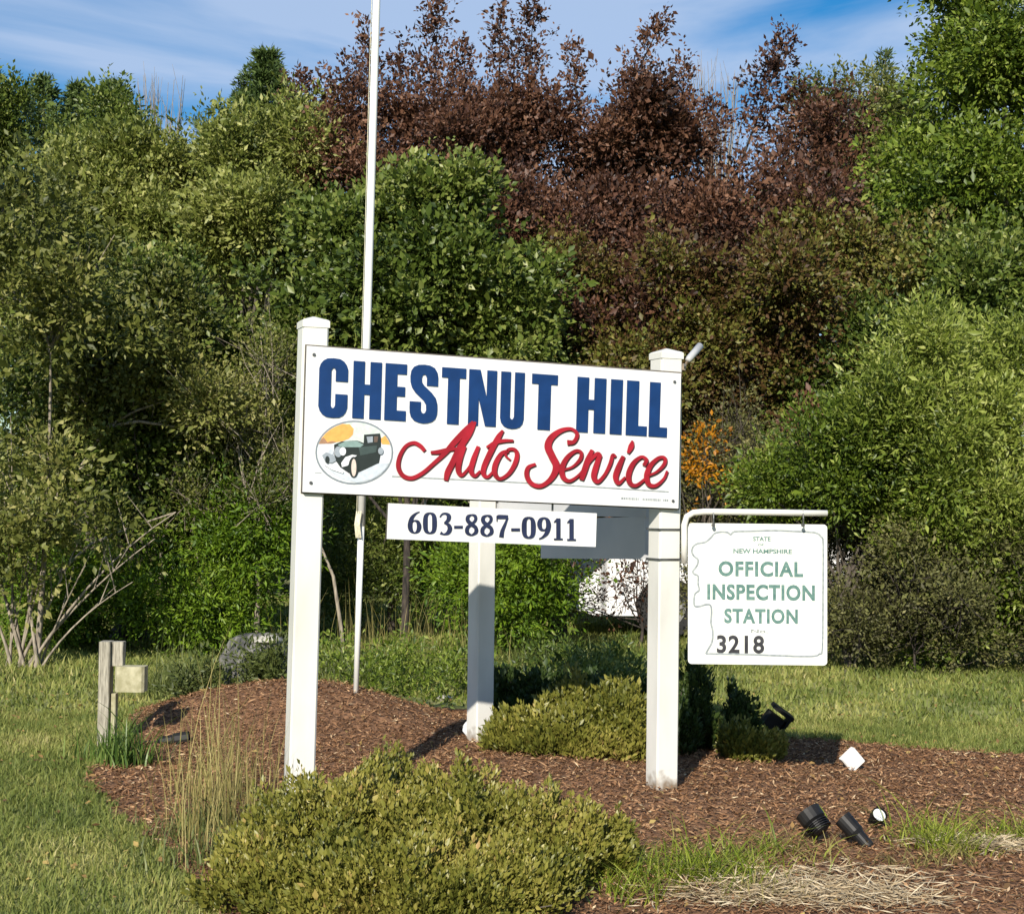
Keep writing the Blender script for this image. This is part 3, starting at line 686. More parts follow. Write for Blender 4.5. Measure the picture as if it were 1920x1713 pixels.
# ================================================================== ground spotlights
def spot(name, base, head_c, dirv, length, rad, label, group, lens=True, fins=0, shroud=0.3, stake=True, square=False):
    root = empty(name, base, label, 'spotlight', group); d = nrm(np.array(dirv, float)); c = np.array(head_c, float)
    a = c - d * length / 2; b = c + d * length / 2
    mb = MB(); 
    f_ = b - d*length*.14; mb.tube([a, a + d*length*.08, a + d*length*.45, a + d*length*.55, f_], [rad*.45, rad*.72, rad*.78, rad, rad*1.02], 18)
    mb.build('lamp_head', M['plastic'], root, smooth=False)
    mb = MB(); mb.tube([f_, b], [rad*1.02, rad*1.05], 18, cap=False); mb.build('hood', M['plastic'], root)
    for k in range(fins):
        mb = MB(); s = a + d * length * (.12 + .09 * k); mb.tube([s, s + d*.004], rad*.98, 16); mb.build('fin', M['plastic'], root)
    if lens:
        mb = MB(); s = b - d*length*.14 + d*.0035; mb.tube([s - d*.003, s], rad*.86, 18); mb.build('lens', M['lens'], root)
    k_ = np.array(base) + np.array([0, 0, max(.02, (a[2]-base[2])*.3)])
    mb = MB(); mb.tube([k_, (k_ + c)/2 + np.array([.004,0,-.004]), c - np.array([0,0,rad*.7])], [.009, .010, .009], 8); mb.build('knuckle', M['plastic'], root)
    if stake:
        mb = MB(); mb.tube([np.array(base) + np.array([0,0,-.05]), np.array(base) + np.array([0,0,.012]), k_], [.003, .016, .011], 8); mb.tube([np.array(base)+np.array([-.035,0,.006]), np.array(base)+np.array([.045,0.01,.004])], .004, 6); mb.build('stake', M['plastic'], root)
    return root
gb = G(1538, 1588); hc = P(1528, 1540, gb[1] - .0)
spot('ground_spotlight', gb, hc, (-.35, .35, .5), .095, .048, 'black round-headed ground spotlight, left of the pair on the near mulch', 'black spotlights in the mulch bed', fins=4, lens=False)
gb = G(1612, 1592); hc = P(1606, 1562, gb[1])
spot('ground_spotlight', gb, hc, (-.55, .35, .60), .15, .033, 'long black bullet spotlight leaning over beside the smaller lensed one', 'black spotlights in the mulch bed', lens=False)
gb = G(1648, 1556); hc = P(1643, 1533, gb[1])
spot('ground_spotlight', gb, hc, (.25, -.75, .62), .07, .03, 'small black ground spotlight with a pale shining lens', 'black spotlights in the mulch bed')
# boxy floodlight at the back
gb = G(1468, 1390); root = empty('floodlight', gb, 'boxy black floodlight with a raised visor beside the small round shrub', 'floodlight')
hc = P(1448, 1352, gb[1]); A3 = np.array([[.80, .1, -.58], [.0, 1, .15], [.58, .0, .80]]); A3[0] = nrm(A3[0]); A3[1] = nrm(A3[1]-A3[0]*np.dot(A3[0],A3[1])); A3[2] = np.cross(A3[0], A3[1])
mb = MB(); mb.box(hc, (.115, .07, .085), A3, .012); mb.build('lamp_housing', M['plastic'], root)
mb = MB(); mb.box(hc + A3[2]*.078 + A3[0]*.012, (.135, .09, .022), A3, .006); mb.box(hc + A3[2]*.04 + A3[0]*.066, (.014, .085, .10), A3, .003); mb.build('visor', M['plastic'], root)
mb = MB(); mb.tube([gb - np.array([0,0,.03]), gb + np.array([0,0,.02]), P(1467, 1375, gb[1]), hc + A3[0]*.03], [.012, .012, .01, .01], 8); mb.build('stake', M['plastic'], root)
# toppled light on the left part of the bed
gb = G(318, 1398); c = gb + np.array([.02, 0, .032])
root = spot('toppled_spotlight', gb, c, (.95, .1, .12), .16, .034, 'black spotlight lying on its side in the mulch near the wooden post', 'black spotlights in the mulch bed', lens=False, stake=False)
mb = MB(); q0 = gb + np.array([-.05, 0, .02]); mb.tube([q0, q0 + np.array([-.07, .01, 0]), q0 + np.array([-.13, -.03, -.01]), q0 + np.array([-.2, -.02, -.012]), q0 + np.array([-.26, -.06, -.015])], .006, 6); mb.build('cable', M['plastic'], root)

# ================================================================== white car beyond the trees
YC = 15.6; c0 = P(1068, 1135, YC); cr_ = empty('parked_car', (c0[0] + 2.2, YC + .9, 0), 'white car parked beyond the trees, half hidden by leaves', 'car')
prof = [(0, .28), (.02, .62), (.12, .80), (.45, .90), (1.25, .98), (1.75, 1.30), (2.3, 1.44), (3.1, 1.42), (3.75, 1.10), (4.25, 1.02), (4.42, .85), (4.45, .35), (4.2, .25), (.2, .22)]
mb = MB(); vs = []
for yy, ins in ((0, .06), (.12, 0), (1.6, 0), (1.72, .06)):
    for a, b in prof: vs.append((c0[0] + 2.22 + (a - 2.22) * (1 - ins * .5), YC + yy + max(0, b - .95) * (.35 if yy < .5 else -.35), b - ins * .4 * (b > .5)))
n = len(prof); fs = [tuple(range(n)), tuple(range(4*n-1, 3*n-1, -1))]
for r_ in range(3): fs += [(r_*n+i, (r_+1)*n+i, (r_+1)*n+(i+1) % n, r_*n+(i+1) % n) for i in range(n)]
mb.add(vs, fs); mb.build('body', M['carpaint'], cr_)
for (x0, x1, x2, x3) in ((1.45, 1.85, 2.45, 2.45), (2.52, 2.52, 3.05, 3.55)):
    mb = MB(); mb.add([(c0[0]+x0, YC-.012, 1.0), (c0[0]+x3, YC-.012, 1.0), (c0[0]+x2, YC+.11, 1.33), (c0[0]+x1, YC+.11, 1.33)], [(0,1,2,3)]); mb.build('window', M['carglass'], cr_)
for xx in (.98, 3.55):
    mb = MB(); cc = np.array([c0[0]+xx, YC-.01, .31]); mb.tube([cc, cc+np.array([0,.2,0])], .31, 20); wl = mb.build('wheel', M['tyre'], cr_)
    mb = MB(); mb.tube([cc-np.array([0,.012,0]), cc], .19, 16); mb.build('rim', M['rim'], wl)
mb = MB(); mb.box((c0[0]+.06, YC+.18, .68), (.1, .3, .12), None, .02); mb.build('headlight', M['lens'], cr_)

# ================================================================== TREES AND SHRUBS
def tubes_np(paths, name, material, parent, n=5):
    mb = MB()
    for pts, rad in paths: mb.tube(pts, rad, n, cap=False)
    return mb.build(name, material, parent, smooth=True)
def bez(a, b, c, n=6): return [(1-t)**2*a + 2*t*(1-t)*b + t*t*c for t in np.linspace(0, 1, n)]

def noise3(p, wl, seed):
    rg = np.random.default_rng(seed); o_ = np.zeros(len(p))
    for i in range(7):
        k_ = nrm(rg.normal(0, 1, 3)) * 2 * np.pi / (wl * rg.uniform(.6, 1.5)); o_ += np.sin(p @ k_ + rg.uniform(0, 6.28))
    return o_ / 2.6
def make_sprays(centers, radii, n_spray, slen, up=.5, spread=.5, flat_=0):
    """twigs filling clumps: returns base points, axes, lengths"""
    n_spray = int(n_spray * 1.5)
    k = rng.integers(0, len(centers), n_spray)
    d = nrm(rng.normal(0, 1, (n_spray, 3))); d[:, 1] -= .25; d = nrm(d)
    r_ = rng.beta(2.6, 1.3, (n_spray, 1))
    p = centers[k] + d * r_ * radii[k] * .9
    nz_ = noise3(p, 1.0, 11) + .7 * noise3(p, .45, 12)
    keep_ = nz_ > -.6; p, d, k, nz_ = p[keep_], d[keep_], k[keep_], nz_[keep_]; n_spray = len(p)
    p[:, 1] -= nz_ * .16; p[:, 2] += nz_ * .06
    ax = nrm(d * .8 + np.array([0, 0, up]) + rng.normal(0, spread, (n_spray, 3)) * np.array([1, 1, 1 - flat_]))
    return p, ax, rng.uniform(.5, 1.15, n_spray) * slen, k
def spray_leaves(p, ax, ln, per, lat, leaf, ck, nk, color_sd=.19, upn=.5, droop=.0, curve=.25):
    n = len(p); t = rng.uniform(.05, 1.05, (n, per)); 
    base = p[:, None, :] + ax[:, None, :] * (t * ln[:, None])[..., None]
    base[..., 2] -= droop * (t ** 2) * ln[:, None]
    off = rng.normal(0, 1, (n, per, 3)) * lat * (1.1 - .6 * t)[..., None]
    pos = (base + off).reshape(-1, 3)
    axl = nrm(nrm(off) * .9 + ax[:, None, :] * .8 + rng.normal(0, .35, off.shape)).reshape(-1, 3)
    axl[:, 2] -= droop
    nn_ = (rng.normal(0, .62, off.shape) + np.array([-.15, -.45, upn])).reshape(-1, 3)
    ct = rng.beta(2.2, 2.2, nk)[ck] * .34 + rng.random(n) * .18 + .15 * noise3(p, 1.5, 21) + .06
    tint = np.clip(ct[:, None] + .12 + rng.normal(0, color_sd, (n, per)), 0, 1).ravel()
    tint = np.where(rng.random(len(tint)) < .06, np.clip(tint + .45, 0, 1), tint)
    s = rng.gamma(9, 1/9., len(pos)) * leaf
    return pos, axl, nn_, s, tint

def clumps(blobs, dens, size):
    """blobs in pixels (px, py, rx, ry, depth, rdepth) -> small clumps on their shells"""
    cs = []; rs = []
    for (px_, py_, rx, ry, Y, rd) in blobs:
        c = P(px_, py_, Y); sx, sz = rx / FPX * Y, ry / FPX * Y
        n = max(3, int(dens * (sx * sz * 3 + sx * rd + sz * rd)))
        if n > 14:
            K = max(4, int(n / 6)); dd = nrm(rng.normal(0, 1, (K, 3))); dd[:, 1] -= .3
            sc_ = c + dd * rng.uniform(.35, .85, (K, 1)) * np.array([sx, rd * 1.1, sz]); sr = rng.uniform(.26, .52, (K, 1)) * np.array([sx, rd * .8, sz])
            n = int(n * 1.15); kk = rng.integers(0, K, n); d = nrm(rng.normal(0, 1, (n, 3))); d[:, 1] = np.where((d[:, 1] > .3) & (rng.random(n) < .6), -d[:, 1], d[:, 1])
            cs.append(sc_[kk] + d * rng.uniform(.5, 1.0, (n, 1)) * sr[kk]); rs.append(rng.uniform(.45, 1.15, (n, 1)) * size * .85); continue
        d = nrm(rng.normal(0, 1, (n, 3))); d[:, 1] = np.where((d[:, 1] > .3) & (rng.random(n) < .6), -d[:, 1], d[:, 1])
        r_ = rng.uniform(.45, 1.0, (n, 1)) ** .7
        cs.append(c + d * r_ * np.array([sx, rd, sz])); rs.append(rng.uniform(.55, 1.3, (n, 1)) * size)
    return np.concatenate(cs), np.concatenate(rs)
def keepz(cs, rs, zmin=.15):
    k = cs[:, 2] > zmin; return cs[k], rs[k]

LEAVES = [0]
def top_z(c): return np.percentile(c[:, 2], 62)
def tree(name, label, cat, base, blobs, leafmat, bark, leaf=.06, wl=.55, dens=5, csize=.35, sprays=1200, per=14, slen=.35, lat=.045, up=.5,
         trunk_r=.1, limbs=14, group=None, plumes=(), twigs=0, upn=.5, droop=0., trunk_pts=None, lean=(0, 0), zmin=.15, crown_name='crown', twig_r=.004):
    leaf = leaf * .69; lat = lat * 1.0; per = int(per * 1.6)
    root = empty(name, (base[0], base[1], float(hgt(base[0], base[1]))), label, cat, group)
    b3 = np.array(root.location)
    cs, rs = clumps(blobs, dens, csize); cs, rs = keepz(cs, rs, zmin)
    p, ax, ln, ck = make_sprays(cs, rs, sprays, slen, up); nk = len(cs)
    P_, A_, N_, S_, T_ = spray_leaves(p, ax, ln, per, lat, leaf, ck, nk, upn=upn, droop=droop)
    sh = []
    nsh = 1 if nk > 60 else 0
    for i in rng.choice(nk, nsh * min(nk, int(10 + nk * .12)), replace=False):
        if cs[i][2] > top_z(cs) : q0 = cs[i]; sh.append((q0, q0 + np.array([rng.normal(0, .16), rng.normal(-.1, .12), rng.uniform(.25, .6)]), .05, 22))
    for (q0, q1, w0, cnt) in list(plumes) + sh:
        q0, q1 = np.array(q0), np.array(q1); t = rng.random(cnt) ** .9; ll = np.linalg.norm(q1 - q0)
        bend = np.array([rng.normal(0, .06), 0, 0]) * ll
        pp_ = q0 + (q1 - q0) * t[:, None] + bend * np.sin(np.pi * t)[:, None] + rng.normal(0, 1, (cnt, 3)) * (w0 * .85 * (1.05 - t ** 1.5) * (1 + .5 * np.sin(t * 17 + q0[0] * 9)) + .02)[:, None]
        axx = nrm(nrm(q1 - q0) * .9 + rng.normal(0, .5, (cnt, 3)))
        a = spray_leaves(pp_, axx, rng.uniform(.5, 1.1, cnt) * slen * .6, max(4, per // 2), lat * .6, leaf, np.zeros(cnt, int), 1, upn=upn)
        P_, A_, N_, S_, T_ = [np.concatenate([i, j]) for i, j in zip((P_, A_, N_, S_, T_), a)]
    k = P_[:, 2] > .03; P_, A_, N_, S_, T_ = P_[k], A_[k], N_[k], S_[k], T_[k]
    LEAVES[0] += len(P_)
    me = leaf_mesh(crown_name, P_, A_, N_, S_, S_ * wl, T_, leafmat, b3)
    link_mesh(crown_name, me, root)
    # trunk and limbs
    paths = []; top = np.mean(cs, 0)
    if trunk_pts is None:
        tt = np.array([b3[0] + lean[0], b3[1] + lean[1], b3[2] + (top[2] - b3[2]) * .62])
        trunk_pts = bez(b3 + np.array([0, 0, -.1]), (b3 + tt) / 2 + np.array([rng.normal(0, .12), rng.normal(0, .1), 0]), tt, 7)
    nT = len(trunk_pts); rad = [trunk_r * (1.25 if i == 0 else 1) * (1 - .55 * i / nT) for i in range(nT)]
    paths.append((trunk_pts, rad))
    idx = rng.choice(nk, min(limbs, nk), replace=False)
    ends = []
    for i in idx:
        s = trunk_pts[rng.integers(max(1, nT // 2), nT)]; e = cs[i]
        mid_ = (s + e) / 2 + np.array([rng.normal(0, .15), rng.normal(0, .15), rng.uniform(-.1, .3)])
        pts = bez(s, mid_, e, 6); paths.append((pts, [trunk_r * .42 * (1 - .85 * j / 6) for j in range(6)])); ends.append(e)
    for (q0, q1, w0, cnt) in plumes:
        q0, q1 = np.array(q0), np.array(q1)
        paths.append(([trunk_pts[-1], q0, q1], [trunk_r * .3, .02, .004]))
    o = tubes_np(paths, 'trunk', bark, root, 6)
    if twigs:
        ii = rng.choice(len(p), min(twigs, len(p)), replace=False); tp_ = []
        for i in ii:
            a = p[i] - ax[i] * ln[i] * .8; tp_.append(([a, p[i] + rng.normal(0, .02, 3), p[i] + ax[i] * ln[i]], [twig_r, twig_r * .8, twig_r * .3]))
        setp(tubes_np(tp_, 'twigs', bark, root, 3), kind='stuff')
    return root

M['f_far'] = foliage('conifer_needles', [(.025, .045, .014), (.055, .085, .024), (.09, .13, .038), (.16, .20, .065)], .6, .15)
M['f_pale'] = foliage('pale_green_leaves', [(.055, .075, .02), (.13, .155, .04), (.22, .24, .072), (.42, .42, .18)], .5, .3)
M['f_olive'] = foliage('olive_leaves', [(.05, .062, .018), (.105, .12, .033), (.18, .19, .06), (.34, .32, .14)], .5, .3)
M['f_green'] = foliage('deep_green_leaves', [(.03, .05, .014), (.075, .108, .025), (.135, .17, .044), (.28, .30, .11)], .42, .28)
M['f_plum'] = foliage('purple_brown_leaves', [(.030, .017, .013), (.072, .035, .023), (.125, .064, .040), (.23, .13, .085)], .5, .25)
M['f_bronze'] = foliage('bronze_olive_leaves', [(.036, .022, .013), (.095, .052, .026), (.10, .088, .026), (.12, .14, .034), (.26, .22, .08)], .5, .28)
M['f_right'] = foliage('fresh_green_leaves', [(.035, .06, .012), (.085, .125, .022), (.16, .21, .042), (.30, .34, .10)], .45, .3)
M['f_willow'] = foliage('light_willow_leaves', [(.07, .10, .022), (.16, .20, .045), (.27, .31, .09), (.42, .44, .17)], .45, .32)
M['f_dry'] = foliage('dull_brown_green_leaves', [(.045, .042, .02), (.085, .085, .034), (.13, .135, .05), (.22, .20, .09)], .6, .2)
M['f_orange'] = foliage('orange_leaves', [(.14, .07, .02), (.28, .12, .02), (.42, .19, .03), (.5, .28, .06)], .5, .3)
M['f_lime'] = foliage('yellow_green_sprays', [(.035, .07, .012), (.075, .13, .018), (.13, .20, .028), (.20, .27, .05)], .5, .25)
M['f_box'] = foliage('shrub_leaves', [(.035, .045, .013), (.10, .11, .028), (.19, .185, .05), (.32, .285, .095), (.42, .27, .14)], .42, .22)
M['f_boxshade'] = foliage('shaded_shrub_leaves', [(.012, .024, .008), (.025, .045, .013), (.045, .07, .02), (.08, .10, .03)], .5, .2)  # darker copy of the shrub leaves, shade of the signs put into the colour
def W(px_, py_, Y): return P(px_, py_, Y)
def at(px_, Y): q_ = P(px_, 1000, Y); return (q_[0], q_[1])

# far conifers
def spire(name, label, px_, ytop, Y, hw, sprays, leafmat=None, group=None, yb_=700):
    root = empty(name, (*at(px_, Y), 0), label, 'tree', group); b3 = np.array(root.location)
    top = P(px_, ytop, Y); h0 = P(px_, yb_, Y)[2]; H_ = top[2] - h0; Rw = hw / FPX * Y
    layers = 17; cs = []; rs = []
    t = rng.random(sprays) ** .75; lay_ = np.floor(t * layers) / layers
    th_ = rng.uniform(0, 2*np.pi, sprays); th_ = np.round(th_ / (2*np.pi) * 7 + lay_ * 31) / 7 * 2*np.pi + rng.normal(0, .14, sprays)
    arm_ = np.random.default_rng(int(px_) + 99).uniform(.55, 1.35, (layers + 1, 8)); rr_ = np.sqrt(rng.random(sprays)) * (t * Rw + .03) * arm_[(lay_ * layers).astype(int), (np.round(th_ / (2*np.pi) * 7) % 8).astype(int)]
    p = np.stack([top[0] + np.cos(th_)*rr_, Y + np.sin(th_)*rr_, top[2] - lay_*H_ - rng.uniform(0, .6/layers, sprays)*H_ + rr_*.25], 1)
    ax = nrm(np.stack([np.cos(th_), np.sin(th_), .55 + 0*th_], 1) + rng.normal(0, .3, (sprays, 3)))
    a = spray_leaves(p, ax, rng.uniform(.15, .35, sprays) * (.25 + .9 * t), 12, .03, .075, (lay_*layers).astype(int), layers + 1)
    LEAVES[0] += len(a[0]); me = leaf_mesh('crown', a[0], a[1], a[2], a[3], a[3]*.28, a[4], leafmat or M['f_far'], b3); link_mesh('crown', me, root)
    mb = MB(); mb.tube([b3, np.array([b3[0], Y, top[2]*.6]), top], [.16, .09, .01], 6, False); mb.build('trunk', M['bark'], root, smooth=True)
for i, (a, b, hw, lb) in enumerate([(-35, 85, 170, 'dark pine at the left picture edge, its top cut by the frame'), (80, 150, 190, 'pointed dark evergreen left of the tree line dip'), (145, 165, 150, 'slim dark evergreen between two pointed neighbours'), (208, 158, 150, 'pointed dark evergreen just left of the bare twigs')]):
    spire('evergreen_tree', lb, a, b, 23.5 + i * .6, hw, 2200, group='far evergreens on the left', yb_=560)
spire('pine_tree', 'dark pine whose peak stands left of the purple tree', 500, 106, 23, 215, 4200, yb_=520)
spire('evergreen_tree', 'slender evergreen tip left of the tall green tree at right', 1660, 105, 25, 60, 500, group='far evergreens', yb_=420)

tree('dark_green_tree', 'broad dark green tree crown at the left edge below the evergreen tips', 'tree', at(60, 21), [(40,250,120,80,21,.8),(190,270,90,75,21,.8),(-60,300,120,120,21,.9)],
     M['f_green'], M['bark'], leaf=.085, wl=.5, dens=6, csize=.34, sprays=2600, per=11, slen=.34, up=.7, limbs=10)
# bare twiggy crowns against the sky
def bare(name, label, px_, ytop, Y, wpx, n):
    root = empty(name, (*at(px_, Y), 0), label, 'tree'); b3 = np.array(root.location); base_ = P(px_, 420, Y); paths = [([b3, base_], [.09, .05])]
    for i in range(n):
        e = P(px_ + random.uniform(-wpx, wpx), ytop + abs(random.gauss(0, 35)), Y + random.uniform(-.5, .5)); mid_ = (base_ + e)/2 + np.array([(e[0]-base_[0])*.25, 0, 0])
        pts = bez(base_, mid_, e, 6); paths.append((pts, [.022, .016, .012, .009, .006, .003]))
        for k in range(3):
            s = pts[random.choice([2, 3, 4])]; paths.append(([s, s + np.array([random.gauss(0, .15), 0, random.uniform(.3, .7)])], [.005, .002]))
    tubes_np(paths, 'branches', M['bark_pale'], root, 3)
bare('bare_tree', 'leafless pale twigs rising in the tree line dip at left', 300, 138, 24, 48, 22)
bare('bare_tree', 'leafless pale twigs between the two leaning purple plumes', 1350, 110, 24, 60, 22)

# dark woodland behind everything
cs, rs = clumps([(x_, 560 + 60*math.sin(x_*.01), 190, 300, 27, 1.5) for x_ in range(-300, 2400, 170)] + [(x_, 930, 180, 220, 26, 1.2) for x_ in range(-300, 2400, 170)], 1.6, .8)
p, ax, ln, ck = make_sprays(cs, rs, 11000, .9); a = spray_leaves(p, ax, ln, 11, .16, .20, ck, len(cs))
LEAVES[0] += len(a[0]); k = a[0][:, 2] > 0; k &= a[0][:, 2] < 6.6
me = leaf_mesh('woodland', a[0][k], a[1][k], a[2][k], a[3][k], a[3][k]*.6, a[4][k], M['f_olive'], (0, 0, 0)); setp(link_mesh('woodland', me), 'dense green woodland closing the view behind the trees', 'woodland', kind='stuff')

# pale green trees, left
tree('pale_green_tree', 'pale yellow-green tree below the pointed evergreens at upper left', 'tree', at(180, 18), [(190,375,130,90,18,.9),(110,480,120,110,17.6,.9),(250,490,150,120,17.4,.9)],
     M['f_pale'], M['bark'], leaf=.085, wl=.45, dens=7, csize=.34, sprays=3800, per=12, slen=.38, up=.8, limbs=16)
tree('pale_green_tree', 'broad pale green tree left of the flagpole and purple tree', 'tree', at(430, 17.6), [(420,350,150,90,17.8,.9),(360,430,170,130,17.4,.9),(530,330,80,80,17.8,.7),(520,450,110,120,17.2,.8)],
     M['f_pale'], M['bark'], leaf=.085, wl=.45, dens=7, csize=.34, sprays=4200, per=12, slen=.38, up=.8, limbs=16)
# purple tree
pl_ = []
for (a, b, c_, d_, w0, cnt) in [(810,250,822,5,.16,170),(935,260,938,15,.08,90),(985,240,1000,22,.20,170),(1130,270,1242,38,.14,190),(1380,330,1476,72,.18,240),(1270,330,1284,112,.13,110),(700,280,690,48,.13,120),(600,260,572,150,.12,90),(1090,260,1072,95,.12,90),(1200,300,1212,170,.12,90),(870,240,872,95,.14,110),(1540,330,1500,165,.14,70),(1335,360,1338,190,.12,80),(760,260,748,110,.12,90)]:
    pl_.append((W(a, b, 18), W(c_, d_, 18), w0 * 1.15, int(cnt * 1.0)))
tree('purple_leaf_tree', 'big brown-purple leaved tree with long shoots against the sky', 'tree', at(1010, 18.3),
     [(700,275,120,55,18,.7),(860,270,120,60,18,.8),(1010,290,150,80,18,.9),(1180,330,190,130,18,.9),(1380,420,170,120,18,.9),(1530,300,90,80,18,.7),(820,330,180,70,17.6,.8),(1060,430,260,130,17.2,.8),(1000,470,110,90,15.9,.6),(1290,470,130,80,15.8,.6),(1480,440,110,80,15.8,.6),(1180,600,80,50,14.9,.3),(640,330,80,70,17.8,.6)],
     M['f_plum'], M['bark_dark'], leaf=.075, wl=.55, dens=6.5, csize=.34, sprays=7200, per=13, slen=.36, up=.7, limbs=30, trunk_r=.16, plumes=pl_, twigs=500)
# bronze olive crabapple in front of it
tree('bronze_leaf_tree', 'bronze and olive leaved tree with a thin dark trunk behind the right post', 'tree', at(1046, 15.1),
     [(1150,560,200,110,15.6,.9),(1380,560,190,130,15.4,.9),(1560,540,150,100,15.4,.8),(1250,700,190,120,15,.9),(1430,700,150,110,15,.8),(1080,720,150,130,15.4,.8),(1250,850,140,80,15.3,.7),(1120,900,130,80,15.8,.7),(1640,520,90,70,15.2,.5),(1000,560,60,90,15.8,.6)],
     M['f_bronze'], M['bark_dark'], leaf=.068, wl=.6, dens=6.5, csize=.32, sprays=6200, per=14, slen=.33, up=.35, limbs=30, trunk_r=.11, twigs=300)
# green tree centre left
tree('green_tree', 'deep green leafy tree behind the flagpole and the sign top', 'tree', at(760, 14.6),
     [(800,470,170,130,14.4,.8),(640,520,130,130,14.6,.8),(900,560,110,110,14.4,.7),(880,380,80,50,14.4,.4),(740,640,170,110,14.6,.8),(560,640,90,110,14.8,.7),(900,700,110,90,14.6,.7)],
     M['f_green'], M['bark_dark'], leaf=.085, wl=.6, dens=7, csize=.3, sprays=4300, per=12, slen=.34, up=.5, limbs=22, trunk_r=.045)
# orchard tree, left, dark crooked trunk
Yo = 14.7; tp_ = [P(a, b, Yo) for a, b in ((238,1225),(246,1170),(240,1120),(262,1060),(275,1010),(262,950),(240,890))]
tp_[0][2] = 0
tree('gnarled_tree', 'dark leaning trunk with spreading green crown behind the wooden post', 'tree', at(238, Yo),
     [(230,620,170,110,14.2,.9),(390,600,150,120,14.4,.9),(120,730,140,110,14,.8),(330,830,170,100,14.2,.8),(180,880,130,80,14,.8),(460,880,90,90,14.4,.6),(330,960,110,50,14.3,.6)],
     M['f_green'], M['bark_dark'], leaf=.07, wl=.6, dens=6.5, csize=.29, sprays=4300, per=12, slen=.33, up=.3, limbs=26, trunk_r=.17, trunk_pts=tp_, twigs=350)
paths = []
for pts in ([(150,880),(200,800),(255,770),(330,745)], [(200,800),(260,790),(330,800),(400,850)], [(110,1075),(170,1020),(240,990),(330,960)],):
    paths.append(([P(a, b, 13.3) for a, b in pts], [.018 - .0035*i for i in range(len(pts))]))
root = empty('bare_branch', P(150, 880, 13.3), 'pale bare branches reaching right in front of the left foliage', 'branch'); tubes_np(paths, 'branches', M['bark_pale'], root, 6)
root = empty('leaning_stem', (*at(640, 13.3), 0), 'thin pale leaning stem between the left post and the flagpole', 'stem'); tubes_np([([P(a, b, 13.3) for a, b in ((645,1232),(640,1180),(625,1080),(600,1020),(590,960))], [.02, .018, .015, .010, .004])], 'stem', M['bark_pale'], root, 6)
# reddish twiggy bush
tree('twiggy_shrub', 'thin-leaved brown twiggy shrub left of the big sign', 'shrub', at(480, 13.4), [(480,740,70,130,13.6,.5),(520,880,50,110,13.5,.4),(440,940,70,60,13.5,.4)],
     M['f_olive'], M['bark_pale'], leaf=.045, wl=.5, dens=8, csize=.2, sprays=1000, per=8, slen=.42, up=1.0, limbs=20, trunk_r=.03, twigs=220)
# left multi stemmed shrub
Ym = 12.2; base_ = at(50, Ym); root = empty('multi_stemmed_shrub', (*base_, 0), 'fan of thin pale stems with airy leaves at the left edge', 'shrub'); paths = []
b0 = np.array([base_[0], base_[1], -.02])
for e, mpt, r_ in [((20,780),(28,1050),.016),((120,900),(75,1080),.014),((60,1010),(40,1120),.012),((-40,940),(10,1120),.022),((8,960),(20,1110),.02),((40,950),(48,1100),.02),((75,1000),(60,1120),.022),((150,1010),(85,1150),.02),((330,960),(170,1060),.018),((290,1010),(150,1110),.016),((250,1090),(130,1160),.014),((160,1060),(100,1170),.014),((-60,1050),(10,1180),.02),((95,660),(95,900),.035)]:
    s = b0 + np.array([random.gauss(0, .07), random.gauss(0, .07), 0]); pts = bez(s, P(*mpt, Ym), P(*e, Ym + random.uniform(-.3, .3)), 8)
    paths.append((pts, [r_ * .8 * (1 - .1*i) for i in range(8)]))
    for k in range(3):
        s = pts[random.choice([4, 5, 6])]; paths.append(([s, s + np.array([random.gauss(.0, .12), random.gauss(0, .1), random.uniform(.2, .45)])], [.006, .002]))
top_ = P(95, 660, Ym)
for e in ((20,420),(-10,500),(150,470),(215,440),(120,380),(60,400),(180,500)):
    pts = bez(top_ + rng.normal(0, .01, 3), P(95 + (e[0]-95)*.22 + random.uniform(-12, 12), (660+e[1])/2 + 30, Ym), P(*e, Ym + random.uniform(-.3, .3)), 6); paths.append((pts, [.016, .013, .010, .008, .006, .003]))
    for k in range(5):
        s = pts[random.choice([2, 3, 4])]; paths.append(([s, s + np.array([random.gauss(0, .13), random.gauss(0, .1), random.uniform(.1, .4)])], [.005, .0015]))
tubes_np(paths, 'stems', M['bark_pale'], root, 5)
cs, rs = clumps([(60,480,130,110,Ym,.6),(180,560,120,90,Ym,.5),(110,600,90,70,Ym-.2,.4),(10,650,90,100,Ym,.5),(40,900,100,90,Ym,.5),(110,1010,110,60,Ym,.5),(20,1060,70,90,Ym,.4)], 9, .22)
p, ax, ln, ck = make_sprays(cs, rs, 1500, .3, .6); a = spray_leaves(p, ax, ln, 8, .05, .055, ck, len(cs))
me = leaf_mesh('foliage', a[0], a[1], a[2], a[3], a[3]*.5, a[4], M['f_olive'], np.array(root.location)); link_mesh('foliage', me, root)

tree('leafy_shrub', 'olive green leafy shrub filling the gap above the bare branches', 'shrub', at(300, 13.7), [(240,720,110,80,13.6,.5),(330,640,110,90,13.7,.5),(380,800,80,90,13.6,.4),(170,830,80,70,13.7,.4)],
     M['f_olive'], M['bark'], leaf=.065, wl=.55, dens=9, csize=.24, sprays=1700, per=10, slen=.3, up=.6, limbs=16, trunk_r=.03, twigs=200)
